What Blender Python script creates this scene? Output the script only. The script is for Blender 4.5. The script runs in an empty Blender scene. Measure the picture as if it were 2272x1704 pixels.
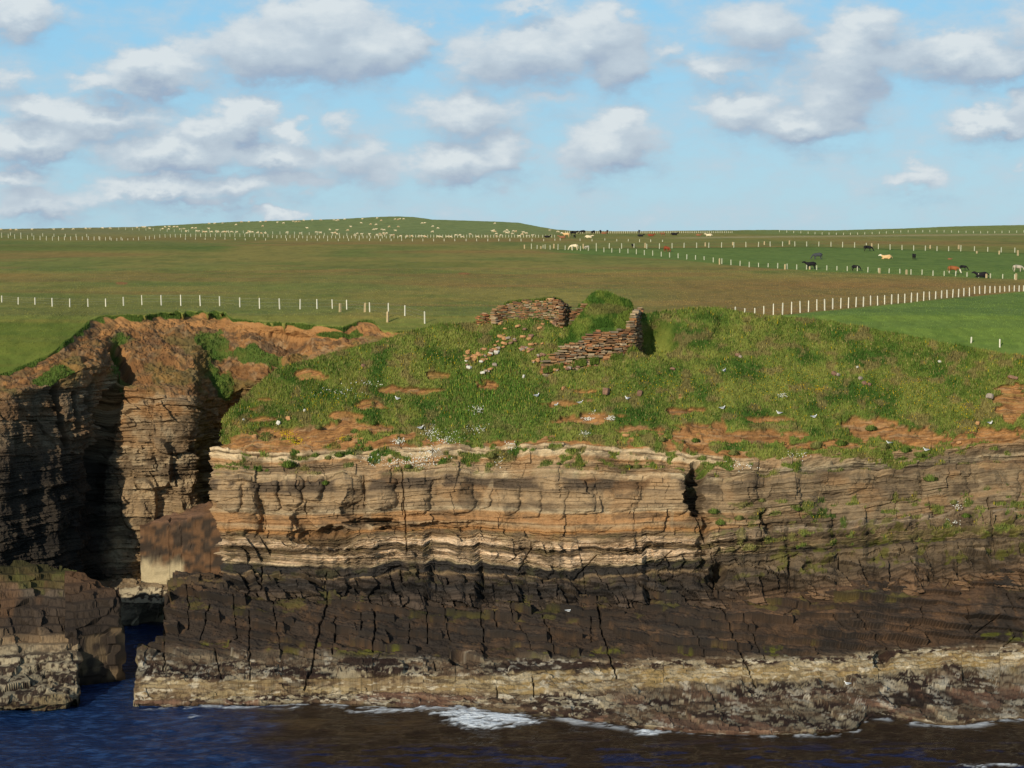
import bpy, math, random
import numpy as np
from mathutils import Vector
random.seed(7); rng = np.random.default_rng(7)
sc = bpy.context.scene
col = sc.collection
PI = math.pi
# ---------------------------------------------------------------- survey frame
W, H, F = 2272.0, 1704.0, 3835.0
HC = 48.0
YH = 510.0
PITCH = math.atan((H/2-YH)/F)
CP, SP = math.cos(PITCH), math.sin(PITCH)
K = 2272/2212.0

def ray(px, row):
    a = (np.asarray(px, float)-W/2)/F; b = -(np.asarray(row, float)-H/2)/F
    return a, CP+b*SP, -SP+b*CP
def PT(px, row, Y):
    a, dy, dz = ray(px, row); k = np.asarray(Y, float)/dy
    return np.stack(np.broadcast_arrays(a*k, Y+0*k, HC+dz*k), -1)
def Yz(px, row, z):
    a, dy, dz = ray(px, row); return (np.asarray(z)-HC)*dy/dz
def proj(P):
    x = P[..., 0]; y = P[..., 1]; z = P[..., 2]-HC
    d = y*CP-z*SP; u = y*SP+z*CP
    return W/2+F*x/d, H/2-F*u/d
# ---------------------------------------------------------------- noise
def hsh(ix, iy, iz, seed=0):
    with np.errstate(over='ignore'):
        h = (ix.astype(np.int64)*374761393+iy.astype(np.int64)*668265263+iz.astype(np.int64)*2147483647*3+seed*974711) & 0xffffffff
        h = ((h ^ (h >> 13))*1274126177) & 0xffffffff
        h = ((h ^ (h >> 16))*2246822519) & 0xffffffff
        h = h ^ (h >> 15)
    return (h & 0xffffff)/float(0xffffff)
def vn(x, y, z=0.0, seed=0):
    x, y, z = np.broadcast_arrays(np.asarray(x, float), y, z)
    ix, iy, iz = np.floor(x), np.floor(y), np.floor(z)
    fx, fy, fz = x-ix, y-iy, z-iz
    fx = fx*fx*(3-2*fx); fy = fy*fy*(3-2*fy); fz = fz*fz*(3-2*fz)
    r = 0
    flat = np.all(z == 0)
    for k in ((0,) if flat else (0, 1)):
        wz = 1 if flat else (fz if k else 1-fz)
        a = hsh(ix, iy, iz+k, seed)*(1-fx)+hsh(ix+1, iy, iz+k, seed)*fx
        b = hsh(ix, iy+1, iz+k, seed)*(1-fx)+hsh(ix+1, iy+1, iz+k, seed)*fx
        r = r+wz*(a*(1-fy)+b*fy)
    return r
def fbm(x, y, z=0.0, o=4, seed=0, g=0.5):
    r = 0; a = 1; t = 0
    for i in range(o):
        r = r+a*vn(np.asarray(x)*2**i, np.asarray(y)*2**i, np.asarray(z)*2**i, seed+i*17); t += a; a *= g
    return r/t
def ss(a, b, x):
    t = np.clip((x-a)/(b-a), 0, 1); return t*t*(3-2*t)
def lin(*c):
    c = np.array(c, float)/255
    return np.where(c <= 0.04045, c/12.92, ((c+0.055)/1.055)**2.4)
def mixc(a, b, t):
    t = np.asarray(t)[..., None]; return a*(1-t)+b*t
def ramp(x, stops):
    xs = [s[0] for s in stops]; cs = np.array([s[1] for s in stops])
    return np.stack([np.interp(x, xs, cs[:, i]) for i in range(3)], -1)
def box_blur(A, n, axis):
    if n < 1: return A
    k = 2*n+1
    pad = [(0, 0)]*A.ndim; pad[axis] = (n, n)
    B = np.pad(A, pad, mode='reflect', reflect_type='odd')
    c = np.cumsum(B, axis=axis); z = np.zeros_like(np.take(c, [0], axis))
    c = np.concatenate([z, c], axis)
    s1 = [slice(None)]*A.ndim; s2 = list(s1); s1[axis] = slice(k, None); s2[axis] = slice(None, -k)
    return (c[tuple(s1)]-c[tuple(s2)])/k
def net(cols_px, T, rowtab, Ytab, px, t):
    """interpolate a control net: rows over T, columns over px -> rows, Y on grid (t, px)"""
    rowtab = np.array(rowtab, float); Ytab = np.array(Ytab, float)
    R1 = np.stack([np.interp(t, T, r) for r in rowtab]); Y1 = np.stack([np.interp(t, T, r) for r in Ytab])
    R = np.stack([np.interp(px, cols_px, R1[:, j]) for j in range(len(t))])
    Y = np.stack([np.interp(px, cols_px, Y1[:, j]) for j in range(len(t))])
    return R, Y
# ---------------------------------------------------------------- tags
def tag(o, label=None, cat=None, group=None, kind=None):
    if label: o['label'] = label
    if cat: o['category'] = cat
    if group: o['group'] = group
    if kind: o['kind'] = kind
    return o
def empty(name, loc, rz=0.0):
    o = bpy.data.objects.new(name, None); col.objects.link(o)
    o.location = loc; o.rotation_euler = (0, 0, rz); o.empty_display_size = 0.3
    return o
def mesh_obj(name, verts, faces, mat, parent=None, smooth=False, vcol=None, uvn=None):
    me = bpy.data.meshes.new(name)
    verts = np.asarray(verts, np.float32)
    if isinstance(faces, np.ndarray):
        n, k = faces.shape
        me.vertices.add(len(verts)); me.vertices.foreach_set('co', verts.ravel())
        me.loops.add(n*k); me.loops.foreach_set('vertex_index', faces.astype(np.int32).ravel())
        me.polygons.add(n)
        me.polygons.foreach_set('loop_start', np.arange(0, n*k, k, dtype=np.int32))
        me.polygons.foreach_set('loop_total', np.full(n, k, np.int32))
        if isinstance(smooth, np.ndarray):
            me.polygons.foreach_set('use_smooth', smooth.astype(bool))
        else:
            me.polygons.foreach_set('use_smooth', np.full(n, bool(smooth)))
        me.update(calc_edges=True)
    else:
        me.from_pydata([tuple(v) for v in verts], [], faces); me.update()
        if smooth is True:
            for p in me.polygons: p.use_smooth = True
    if vcol is not None:
        c = me.color_attributes.new('Col', 'FLOAT_COLOR', 'POINT')
        vc = np.ones((len(verts), 4), np.float32); v = np.asarray(vcol); vc[:, :v.shape[1]] = v
        c.data.foreach_set('color', vc.ravel())
    me.materials.append(mat)
    o = bpy.data.objects.new(name, me); col.objects.link(o)
    if parent is not None: o.parent = parent
    return o
def grid_faces(nr, nc):
    i = np.arange(nr*nc).reshape(nr, nc)
    return np.stack([i[:-1, :-1], i[:-1, 1:], i[1:, 1:], i[1:, :-1]], -1).reshape(-1, 4)
def grid_obj(name, P, C, mat, smooth=False, flip=False, alpha=None):
    nr, nc = P.shape[:2]; f = grid_faces(nr, nc)
    if flip: f = f[:, ::-1]
    if isinstance(smooth, np.ndarray):
        smooth = smooth[:-1, :-1].ravel()
    vc = C.reshape(-1, 3)
    if alpha is not None: vc = np.concatenate([vc, alpha.reshape(-1, 1)], 1)
    return mesh_obj(name, P.reshape(-1, 3), f, mat, smooth=smooth, vcol=vc)
# ---------------------------------------------------------------- materials
def new_mat(name):
    m = bpy.data.materials.new(name); m.use_nodes = True
    nt = m.node_tree; b = nt.nodes['Principled BSDF']
    return m, nt, b
def vc_mat(name, nscale=6.0, namt=0.25, bump=0.05, bscale=12.0, rough=0.9, stretch=(1, 1, 1), spec=0.2):
    """vertex colours (rock / soil / turf zones worked out from the bedding) x fine procedural grain + bump"""
    m, nt, b = new_mat(name)
    at = nt.nodes.new('ShaderNodeAttribute'); at.attribute_name = 'Col'
    tc = nt.nodes.new('ShaderNodeTexCoord'); mp = nt.nodes.new('ShaderNodeMapping'); mp.inputs['Scale'].default_value = stretch
    nt.links.new(tc.outputs['Object'], mp.inputs['Vector'])
    n = nt.nodes.new('ShaderNodeTexNoise'); n.inputs['Scale'].default_value = nscale; n.inputs['Detail'].default_value = 6; n.inputs['Roughness'].default_value = 0.65
    nt.links.new(mp.outputs['Vector'], n.inputs['Vector'])
    mr = nt.nodes.new('ShaderNodeMapRange'); mr.inputs['From Min'].default_value = 0.25; mr.inputs['From Max'].default_value = 0.75
    mr.inputs['To Min'].default_value = 1-namt; mr.inputs['To Max'].default_value = 1+namt
    nt.links.new(n.outputs['Fac'], mr.inputs['Value'])
    mu = nt.nodes.new('ShaderNodeVectorMath'); mu.operation = 'SCALE'
    nt.links.new(at.outputs['Color'], mu.inputs[0]); nt.links.new(mr.outputs['Result'], mu.inputs['Scale'])
    nt.links.new(mu.outputs['Vector'], b.inputs['Base Color'])
    n2 = nt.nodes.new('ShaderNodeTexNoise'); n2.inputs['Scale'].default_value = bscale; n2.inputs['Detail'].default_value = 5
    nt.links.new(mp.outputs['Vector'], n2.inputs['Vector'])
    bp = nt.nodes.new('ShaderNodeBump'); bp.inputs['Strength'].default_value = 0.6; bp.inputs['Distance'].default_value = bump
    nt.links.new(n2.outputs['Fac'], bp.inputs['Height']); nt.links.new(bp.outputs['Normal'], b.inputs['Normal'])
    b.inputs['Roughness'].default_value = rough; b.inputs['Specular IOR Level'].default_value = spec
    return m
def plain_mat(name, c, var=0.2, scale=8.0, rough=0.8, spec=0.2, bump=0.0):
    m, nt, b = new_mat(name)
    tc = nt.nodes.new('ShaderNodeTexCoord')
    oi = nt.nodes.new('ShaderNodeObjectInfo')
    ad = nt.nodes.new('ShaderNodeVectorMath'); ad.operation = 'ADD'
    nt.links.new(tc.outputs['Object'], ad.inputs[0]); nt.links.new(oi.outputs['Location'], ad.inputs[1])
    n = nt.nodes.new('ShaderNodeTexNoise'); n.inputs['Scale'].default_value = scale; n.inputs['Detail'].default_value = 4
    nt.links.new(ad.outputs['Vector'], n.inputs['Vector'])
    mr = nt.nodes.new('ShaderNodeMapRange'); mr.inputs['From Min'].default_value = 0.3; mr.inputs['From Max'].default_value = 0.7
    mr.inputs['To Min'].default_value = 1-var; mr.inputs['To Max'].default_value = 1+var
    nt.links.new(n.outputs['Fac'], mr.inputs['Value'])
    mu = nt.nodes.new('ShaderNodeVectorMath'); mu.operation = 'SCALE'; mu.inputs[0].default_value = tuple(c)
    nt.links.new(mr.outputs['Result'], mu.inputs['Scale']); nt.links.new(mu.outputs['Vector'], b.inputs['Base Color'])
    if bump:
        bp = nt.nodes.new('ShaderNodeBump'); bp.inputs['Distance'].default_value = bump
        nt.links.new(n.outputs['Fac'], bp.inputs['Height']); nt.links.new(bp.outputs['Normal'], b.inputs['Normal'])
    b.inputs['Roughness'].default_value = rough; b.inputs['Specular IOR Level'].default_value = spec
    return m
M_rock = vc_mat('rock_and_turf', 5.0, 0.22, 0.06, 9.0, 0.88, (1, 1, 3))
M_field = vc_mat('pasture', 1.2, 0.12, 0.05, 3.0, 0.95, (1, 0.5, 1), 0.05)
M_blade = vc_mat('grass_blades', 3.0, 0.1, 0.0, 3.0, 0.8, (1, 1, 1), 0.1)
# ================================================================= palette
ORANGE = lin(158, 114, 68); SOIL = lin(150, 106, 64); CREAM = lin(194, 172, 136); TAN = lin(156, 131, 98)
GREY = lin(134, 112, 84); DARKBED = lin(88, 74, 58); PINK = lin(200, 174, 142); BLACK = lin(46, 42, 38)
SLAB = lin(59, 49, 40); SLABO = lin(108, 80, 56); PALE = lin(168, 154, 126); FACEY = lin(148, 130, 96); WEED = lin(48, 34, 27)
G_MID = lin(92, 106, 42); G_LITE = lin(112, 118, 52); G_DARK = lin(58, 84, 28); G_BROWN = lin(120, 100, 66); MOSS = lin(110, 112, 30)
# ================================================================= bedding relief
def beds(s, x, skew=0.0, seed=0):
    """relief of flagstone beds: s = height in the bedding (m), x = metres along the face.
    thin laminae, medium beds broken by joints, and big blocks; each only strong in patches"""
    s = s+0.5*(vn(s*0.55, 0*x, seed=seed)-0.5)+0.55*(vn(x*0.10, s*.2, seed=seed+3)-0.5)+0.16*(vn(x*0.6, s*.6, seed=seed+4)-0.5)
    l = np.floor(s/0.14+.5*vn(s*3, 0*s, seed=seed+20)); hl = hsh(l, l*0, l*0, seed+21)
    q0 = s/0.43+1.3*vn(s*1.1, 0*s, seed=seed+22); i = np.floor(q0); fr = q0-i
    h1 = hsh(i, i*0, i*0, seed+1)
    xx = x+skew*s+0.5*(vn(x*0.9, s*1.1, seed=seed+8)-0.5)+.22*(vn(x*3, s*3, seed=seed+28)-.5)
    w = 0.9+3.6*hsh(i, i*0+1, i*0, seed+2)**2
    q = xx/w+10*h1; j = np.floor(q); fq = q-j
    h2 = hsh(i, j, i*0, seed+5)
    Q0 = s/1.9+.9*vn(x*0.12, s*.4, seed=seed+9); I = np.floor(Q0); FR = Q0-I
    WW = 2.2+5*hsh(I, I*0+2, I*0, seed+6); Q = (xx+skew*1.2*s+.8*(vn(s*.5, x*.2, seed=seed+29)-.5))/WW+7.3*hsh(I, I*0, I*0, seed+7); J = np.floor(Q); FQ = Q-J
    H2 = hsh(I, J, I*0, seed+11)
    pl = ss(.36, .62, vn(x*.28, s*.5, seed=seed+31)); pb = ss(.34, .6, vn(x*.21, s*.42, seed=seed+32))
    crack = np.maximum(1-np.minimum(fr, 1-fr)*.43/0.045, 0)*0.8*(h2 > 0.45)*(.35+.65*pb)
    crack = np.maximum(crack, np.maximum(1-np.minimum(fq, 1-fq)*w/0.055, 0)*(h2 > 0.6)*pb)
    crackL = np.maximum(1-np.minimum(FQ, 1-FQ)*WW/0.08, 0)*(H2 > 0.74)*pb
    out = 0.24*(hl-.5)*(.35+.65*pl)+0.50*(h1-0.5)*(.35+.65*pb)+0.42*(h2-0.5)*pb+0.75*(H2-0.5)-0.12*crack-0.30*crackL
    out = out+(.5-FR)*.25*(H2 > .3)-0.35*(H2 > 0.6)*(1-FQ)+(fbm(x*1.3, s*1.9, seed=seed+33, o=4, g=.65)-.5)*.50
    return out, np.maximum(crack*0.75, crackL), .65*hl+.35*h1, .5*h2+.25, H2
def seg_dist(px, row, pts):
    d = np.full(px.shape, 1e9)
    for (x0, y0), (x1, y1) in zip(pts[:-1], pts[1:]):
        vx, vy = x1-x0, y1-y0; t = np.clip(((px-x0)*vx+(row-y0)*vy)/(vx*vx+vy*vy), 0, 1)
        d = np.minimum(d, np.hypot(px-x0-t*vx, row-y0-t*vy))
    return d
def outward(P, n=12):
    """horizontal-ish outward normal of a smooth base grid (rows go up, columns go right)"""
    B = box_blur(box_blur(P, n, 1), max(n//2, 3), 0)
    du = np.gradient(B, axis=1); dv = np.gradient(B, axis=0)
    N = np.cross(du, dv); N /= np.linalg.norm(N, axis=-1, keepdims=True)+1e-9
    return N
# ================================================================= 1. HEADLAND (cliff face + grassy mound)
# display-pixel control net: T = reference bedding coordinate (rows read down the middle of the cliff)
HT = [-640, -600, -560, -540, -500, 0, 0, 0]
hx = [440, 481, 508, 536, 586, 641, 688, 743, 801, 865, 930, 1040, 1200, 1300, 1400, 1440, 1530, 1600, 1700, 1800, 1900, 2000, 2100, 2212, 2420]
crest = [930, 915, 868, 845, 806, 784, 773, 757, 742, 722, 702, 692, 684, 688, 674, 671, 664, 676, 684, 692, 712, 732, 752, 768, 800]
rtop = [972, 974, 975, 976, 979, 980, 977, 974, 973, 971, 970, 968, 966, 968, 972, 976, 990, 1000, 996, 988, 982, 978, 968, 958, 945]
pale = [1228, 1227, 1226, 1227, 1230, 1233, 1236, 1233, 1230, 1226, 1222, 1226, 1240, 1236, 1224, 1222, 1214, 1208, 1200, 1196, 1188, 1182, 1176, 1170, 1165]
slab = [1272, 1272, 1272, 1274, 1278, 1282, 1288, 1293, 1296, 1297, 1298, 1300, 1300, 1298, 1296, 1295, 1292, 1290, 1282, 1274, 1264, 1254, 1244, 1236, 1228]
hcy = [203.5, 204, 205.5, 206.3, 207, 207.5, 208, 208.5, 209, 209.2, 209.5, 210, 211, 211.5, 212, 213, 213.5, 213, 213, 212.5, 211.5, 210, 208.5, 206.5, 204.5]   # crest distance
rows_h, Y_h = [], []
# T values (descending image rows => ascending height), stored as negative rows so they increase upward
TT = [-1330, -1285, -1235, -1180, -1150, -1100, -1036, -1020, -990, -968, -930, -880, -800, -740, -690]
for i, x in enumerate(hx):
    rr = ss(1450, 2150, x)
    rt, cr, pl, sb = rtop[i], crest[i], pale[i], slab[i]
    def gr(f): return rt+(cr-rt)*f
    r = [sb+45, sb, pl, pl-(pl-rt)*0.2060, pl-(pl-rt)*0.3184, pl-(pl-rt)*0.5056, pl-(pl-rt)*0.745, pl-(pl-rt)*0.805, pl-(pl-rt)*0.9176, rt,
         gr(0.137), gr(0.317), gr(0.604), gr(0.82), cr]
    y = [190.6, 190.6, 192.6, 193.3, 194.0, 194.4, 195.0, 195.6, 196.4, 197.2, 199.2]
    y = [a+b*rr for a, b in zip(y, [0, 0, 0.8, 1.8, 2.6, 3.2, 3.6, 3.6, 3.4, 3.0, 2.2])]
    y0 = y[-1]; yc = hcy[i]
    y += [y0+(yc-y0)*0.27, y0+(yc-y0)*0.58, y0+(yc-y0)*0.80, yc]
    rows_h.append([q*K for q in r]); Y_h.append(y)
px_h = np.arange(440, 2420, 1.75)*K
t_h = np.concatenate([np.arange(-1330, -1240, 1.1), np.arange(-1240, -960, 0.82), np.arange(-960, -690, 1.15), [-690.0]])
R, Y = net(np.array(hx)*K, TT, rows_h, Y_h, px_h, t_h)
R = box_blur(R, 14, 1); Y = box_blur(Y, 14, 1)
PX = np.broadcast_to(px_h, R.shape)
P = PT(PX, R, Y)
Tg = np.broadcast_to(t_h[:, None], R.shape).copy()
# keep only to the right of the nose; nose + side wall added in plan
edge = np.interp(-t_h, [690, 900, 930, 975, 1000, 1100, 1150, 1230, 1285, 1330], [482, 482, 478, 468, 464, 466, 470, 474, 476, 478])*K
edge = edge[:, None]
# squeeze the leftmost columns onto the edge curve
lo = 440*K; u = (PX-lo)/(150*K)
PX2 = np.where(u < 1, edge+(lo+150*K-edge)*np.clip(u, 0, 1), PX)
R2 = np.stack([np.interp(PX2[j], px_h, R[j]) for j in range(len(t_h))]); Y2 = np.stack([np.interp(PX2[j], px_h, Y[j]) for j in range(len(t_h))])
# round the nose backwards
dxm = (PX2-edge)/K/18.6
Y2 = Y2+np.clip(2.6-dxm, 0, 9)**2*0.42
P = PT(PX2, R2, Y2)
# side wall: keep turning back, away from camera
ns = 44
side = []
base_col = P[:, 0]
for k in range(ns, 0, -1):
    s = k/ns
    q = base_col.copy(); q[:, 1] += 26*s**1.3; q[:, 0] += 4.5*s**1.5+1.5*np.sin(s*9)*s
    q[:, 2] -= 2.0*s*ss(-960, -900, t_h)
    side.append(q)
P = np.concatenate([np.stack(side, 1), P], 1)
ncol = P.shape[1]
Tg = np.broadcast_to(t_h[:, None], (len(t_h), ncol)).copy()
N = outward(P, 10)
pxg, rowg = proj(P); DX, DR = pxg/K, rowg/K
arc = np.cumsum(np.concatenate([np.zeros((P.shape[0], 1)), np.linalg.norm(np.diff(P[..., :2], axis=1), axis=-1)], 1), 1)
arc = arc[len(t_h)//3][None, :]+0*P[..., 0]; arc = arc-arc[:, ns:ns+1]      # metres along the face, 0 at the nose
zp = arc/6.5+.9*vn(arc/10, 0*arc, seed=13)+.02*Tg/18.6; zf = zp-np.floor(zp); za = hsh(np.floor(zp), 0*zp, 0*zp, 14)
zq = np.minimum(zf/.74, (1-zf)/.26); zig = (zq*zq*(3-2*zq)-.45)*(.2+1.1*za)
zig += .35*(np.abs(((arc/1.9+vn(arc/3, 0*arc, seed=15)) % 1)-.5)*2-.5)
zigw = ss(8, 16, arc)*ss(-1120, -1185, Tg)
Tz = Tg+13*zig*zigw*(1-ss(-1235, -1262, Tg))*1.0
s = Tz/18.6
out, crack, h1, h2, H2 = beds(s, arc, 0.45*ss(-1160, -1230, Tg), 11)
rockw = 1-ss(-985, -925, Tg+26*(fbm(arc/5, s/3, seed=5)-0.5)+0*Tg)
big = (fbm(arc/8.0, s/9.0, seed=21, o=3)-0.5)*2.6+(fbm(arc/2.4, s/5, seed=22, o=3)-0.5)*0.8+.9*zig*zigw
rp = arc/4.3+1.1*vn(arc/8, s/8, seed=31); rf_ = rp-np.floor(rp); ra = hsh(np.floor(rp), 0*rp, 0*rp, 33)
bandz = ss(-1112, -1085, Tg)*(1-ss(-1050, -1034, Tg))
ribs = (.5-np.abs(rf_-.5))*(.2+ra)*1.3*ss(-1150, -1100, Tg)*(1-ss(-1040, -1032, Tg))*ss(.3, .6, vn(arc/4, s/1.5, seed=36))
ribs += .45*ss(-1034, -1028, Tg)*(1-ss(-1020, -1012, Tg))+.30*ss(-988, -980, Tg)*(1-ss(-968, -960, Tg))
jx = DX+22*(fbm(arc/2.0, s/1.3, seed=37, o=3)-.5)+5*(vn(arc*2, s*3, seed=39)-.5)
for (bx0, bx1, by0, by1, am) in ((478, 520, 1036, 1100, .7), (522, 560, 1040, 1112, 1.1), (566, 603, 1034, 1092, .8), (604, 655, 1028, 1096, 1.0), (655, 700, 1030, 1078, 1.2), (720, 783, 1026, 1086, 1.1), (789, 857, 1028, 1090, 1.2), (862, 935, 1033, 1102, 1.1), (949, 1026, 1034, 1106, 1.0), (1036, 1062, 1050, 1096, .5), (1075, 1120, 1040, 1104, .6), (1128, 1170, 1052, 1106, .5), (1190, 1224, 1036, 1110, .5), (1232, 1290, 1036, 1100, .6), (1300, 1380, 1030, 1098, .6), (1392, 1486, 1010, 1112, 1.0),
                               (480, 560, 1112, 1150, .8), (566, 632, 1104, 1156, 1.0), (870, 1000, 1112, 1150, .35), (1005, 1150, 1128, 1158, .45), (1180, 1330, 1118, 1150, .4), (1560, 1640, 1020, 1090, .8), (1655, 1730, 1010, 1100, .8), (1745, 1880, 1012, 1060, .6), (1790, 1900, 1085, 1130, .7), (1900, 1990, 1010, 1080, .7), (2000, 2090, 1000, 1070, .8), (2110, 2200, 985, 1080, .8), (1560, 1700, 1120, 1165, .6), (1880, 2020, 1120, 1160, .7), (2050, 2200, 1100, 1150, .7)):
    ub = (jx-bx0)/(bx1-bx0); yb = DR-5*np.sin(ub*3.1)+26*(fbm(arc/1.8, s, seed=38, o=3)-.5); vb = (yb-by0)/(by1-by0)
    m_ = np.clip(1-np.abs(2*ub-1)**4-np.abs(2*vb-1.05)**6, 0, 1)**.7
    ribs = ribs+.85*am*m_*(.45+.35*ub+.30*vb)
lower = ss(-1150, -1180, Tg)
# zig-zag sawtooth faces low down (blocks broken along an oblique joint set)
sw = (arc/2.6+s*0.25+1.6*vn(arc/4, s/1.5, seed=41)) % 1
saw = (sw-0.5)*0.75*lower*ss(.45, .7, vn(arc/5, s/1.2, seed=42))
disp = rockw*(ribs+out*(0.75+0.4*lower)+big+saw)
# scree / soil part: horizontal little ledges
soilw = ss(-1015, -985, Tg)*np.maximum(1-ss(-930, -870, Tg), ss(905, 930, DR)*(1-ss(650, 800, DX)))
lay = (s*2.3+0.8*vn(arc/5, s, seed=51)) % 1
disp += soilw*((lay-0.5)*0.35*vn(arc/1.5, s*2, seed=52)*1.4+(fbm(arc/1.4, s*1.2, seed=53)-0.5)*0.9)
grassw = ss(-975, -905, Tg)
tus = fbm(P[..., 0]/1.1, P[..., 1]/1.1, P[..., 2]/1.1, o=4, seed=61, g=0.6)-0.5
hum = fbm(P[..., 0]/4.5, P[..., 1]/4.5, P[..., 2]/4.5, o=3, seed=62)-0.5
disp0 = -4.2*ss(0, .9, 1-((DX-1420)/58)**2-((DR-726)/46)**2)+.9*ss(0, .6, 1-((DX-1500)/60)**2-((DR-705)/40)**2)
dg = s+arc*.22+.6*(fbm(arc/4, s, seed=46)-.5); dgi = np.floor(dg/.62); dgf = dg/.62-dgi; dgb = hsh(dgi, np.floor((arc+.6*s)/(1.6+2*hsh(dgi, 0*dgi, 0*dgi, 47))), 0*dgi, 48)
lowz_ = ss(-1238, -1250, Tg)
disp += lowz_*((dgb-.5)*1.0+(.5-dgf)*.4)*.9
disp += grassw*(tus*0.85+hum*1.0+disp0)
# named hollows in the face (display px)
wX = DX+46*(fbm(arc/2.2, s/1.2, seed=25, o=4)-.5); wR = DR+30*(fbm(arc/2.2, s/1.0, seed=26, o=4, g=.6)-.5)
def blob(cx, cy, rx, ry, p=1.0):
    return np.clip(1-((wX-cx)/rx)**2-((wR-cy)/ry)**2, 0, 1)**p*(.7+.6*h1)
front = (np.arange(ncol) >= ns)[None, :]
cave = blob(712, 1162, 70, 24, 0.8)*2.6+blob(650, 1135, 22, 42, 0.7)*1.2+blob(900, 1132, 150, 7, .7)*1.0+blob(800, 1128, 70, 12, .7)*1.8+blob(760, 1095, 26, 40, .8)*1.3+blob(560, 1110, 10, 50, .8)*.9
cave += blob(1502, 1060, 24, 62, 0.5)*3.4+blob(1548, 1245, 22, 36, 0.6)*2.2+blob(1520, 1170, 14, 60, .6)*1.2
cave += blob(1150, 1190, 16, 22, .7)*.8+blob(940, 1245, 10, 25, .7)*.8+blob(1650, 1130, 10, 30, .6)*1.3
fis = [[(1500, 1110), (1535, 1180), (1548, 1270)], [(868, 1010), (876, 1120), (880, 1200)], [(785, 1030), (790, 1110)], [(1640, 1130), (1646, 1180)],
       [(705, 1235), (700, 1275)], [(566, 1225), (564, 1275)], [(1120, 1235), (1150, 1180)], [(1240, 1250), (1290, 1200)], [(1420, 1225), (1450, 1190)], [(2130, 1080), (2150, 1190)]]
for f in fis: cave += np.clip(1.5-seg_dist(DX+3*(vn(DR/7, 0*DR, seed=7)-.5), DR, f)/1.3, 0, 1)*0.45
disp -= cave*front*(1-grassw)
# soil scars cut into the turf
scar_l = [(668, 812, 38, 13), (745, 898, 40, 12), (800, 878, 34, 14), (840, 840, 30, 10), (905, 842, 60, 8), (1215, 868, 62, 9), (1270, 905, 75, 12), (1275, 842, 44, 7),
          (1490, 885, 50, 9), (1370, 925, 60, 8), (560, 905, 40, 9), (620, 930, 90, 12), (760, 925, 90, 20), (1520, 935, 70, 26), (1640, 940, 90, 16), (1160, 962, 130, 12), (950, 970, 120, 10),
          (1890, 920, 70, 26), (1965, 945, 80, 22), (2190, 870, 42, 60), (2170, 940, 60, 22), (1780, 960, 90, 12), (570, 862, 22, 6), (545, 880, 26, 6), (690, 945, 60, 14), (1060, 830, 40, 10), (940, 812, 36, 8), (1660, 905, 70, 8)]
scar = np.zeros_like(disp)
wob = fbm(DX/26, DR/12, seed=71)-0.5
for (cx, cy, rx, ry) in scar_l:
    scar = np.maximum(scar, ss(0.0, 0.28, 1-((DX-cx)/rx)**2-((DR-cy)/ry)**2+2.6*wob))
scar *= front
disp -= scar*grassw*0.45
edgefade = ss(0, 10, np.arange(len(t_h)))[:, None]
P = P+N*(disp*edgefade)[..., None]
P[..., 2] += (0.05*rockw*(fbm(arc*3, s*3, seed=77)-0.5))
# ---- colours
Tn = -Tz+5*(fbm(arc/6, s/3, seed=81)-0.5)+4*(vn(arc/1.5, 0*s, seed=82)-0.5)      # wobbling bed number
stops = [(690, G_MID), (930, SOIL), (958, SOIL), (964, CREAM*.9), (968, CREAM*1.05), (973, TAN*.7), (976, CREAM*1.05), (984, CREAM), (988, mixc(ORANGE, TAN, .4)), (1002, TAN), (1014, TAN), (1022, CREAM*.92), (1028, CREAM*.92), (1035, DARKBED), (1054, DARKBED), (1060, GREY), (1080, TAN), (1094, GREY),
         (1104, CREAM*0.75), (1110, mixc(ORANGE, TAN, .4)), (1128, mixc(SOIL, TAN, .3)), (1134, TAN), (1148, ORANGE*0.9), (1158, GREY), (1166, TAN), (1172, PINK), (1182, PINK), (1185, DARKBED), (1193, GREY), (1197, DARKBED), (1200, PINK), (1219, PINK*0.92),
         (1222, CREAM*.9), (1227, BLACK), (1243, BLACK), (1246, TAN*0.6), (1250, SLAB*1.2), (1268, BLACK), (1285, SLAB), (1400, SLAB)]
C = ramp(Tn, stops)
rightness = ss(1430, 1750, DX)
Cr = mixc(ramp(Tn, [(940, SOIL), (985, TAN), (1003, CREAM*.7), (1010, DARKBED*1.3), (1030, GREY*.8), (1050, TAN*.8), (1075, GREY), (1100, TAN*.85), (1125, GREY*.9), (1150, GREY*.8), (1160, PINK*.7), (1172, DARKBED*1.2), (1190, GREY*.75), (1210, mixc(GREY*.6, MOSS, .3)), (1222, BLACK), (1240, GREY*.6), (1262, DARKBED*.9), (1290, SLABO*.8)]),
          lin(120, 96, 68), 0.3*vn(arc/2, s/2, seed=83))
C = mixc(C, Cr*np.array([.90, .95, 1.0]), rightness*(Tn > 950))
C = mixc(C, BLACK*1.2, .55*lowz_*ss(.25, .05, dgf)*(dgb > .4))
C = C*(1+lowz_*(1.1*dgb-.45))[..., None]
C = C*(0.80+0.38*h1)[..., None]*(0.84+0.32*h2)[..., None]*(.88+.24*fbm(arc*2.2, s*4, seed=860, o=3))[..., None]*(1-.35*(h1 < .2)*rockw)[..., None]
C = mixc(C, TAN*.9, .75*(Tn > 1016)*(Tn < 1033)*ss(.42, .56, fbm(arc/4, s*0, seed=907)+.12*(DX < 860)))
C = mixc(C, TAN*.7, .6*(Tn > 1166)*(Tn < 1222)*ss(.50, .62, fbm(arc/3, s/.8, seed=908, o=4)))
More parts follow.
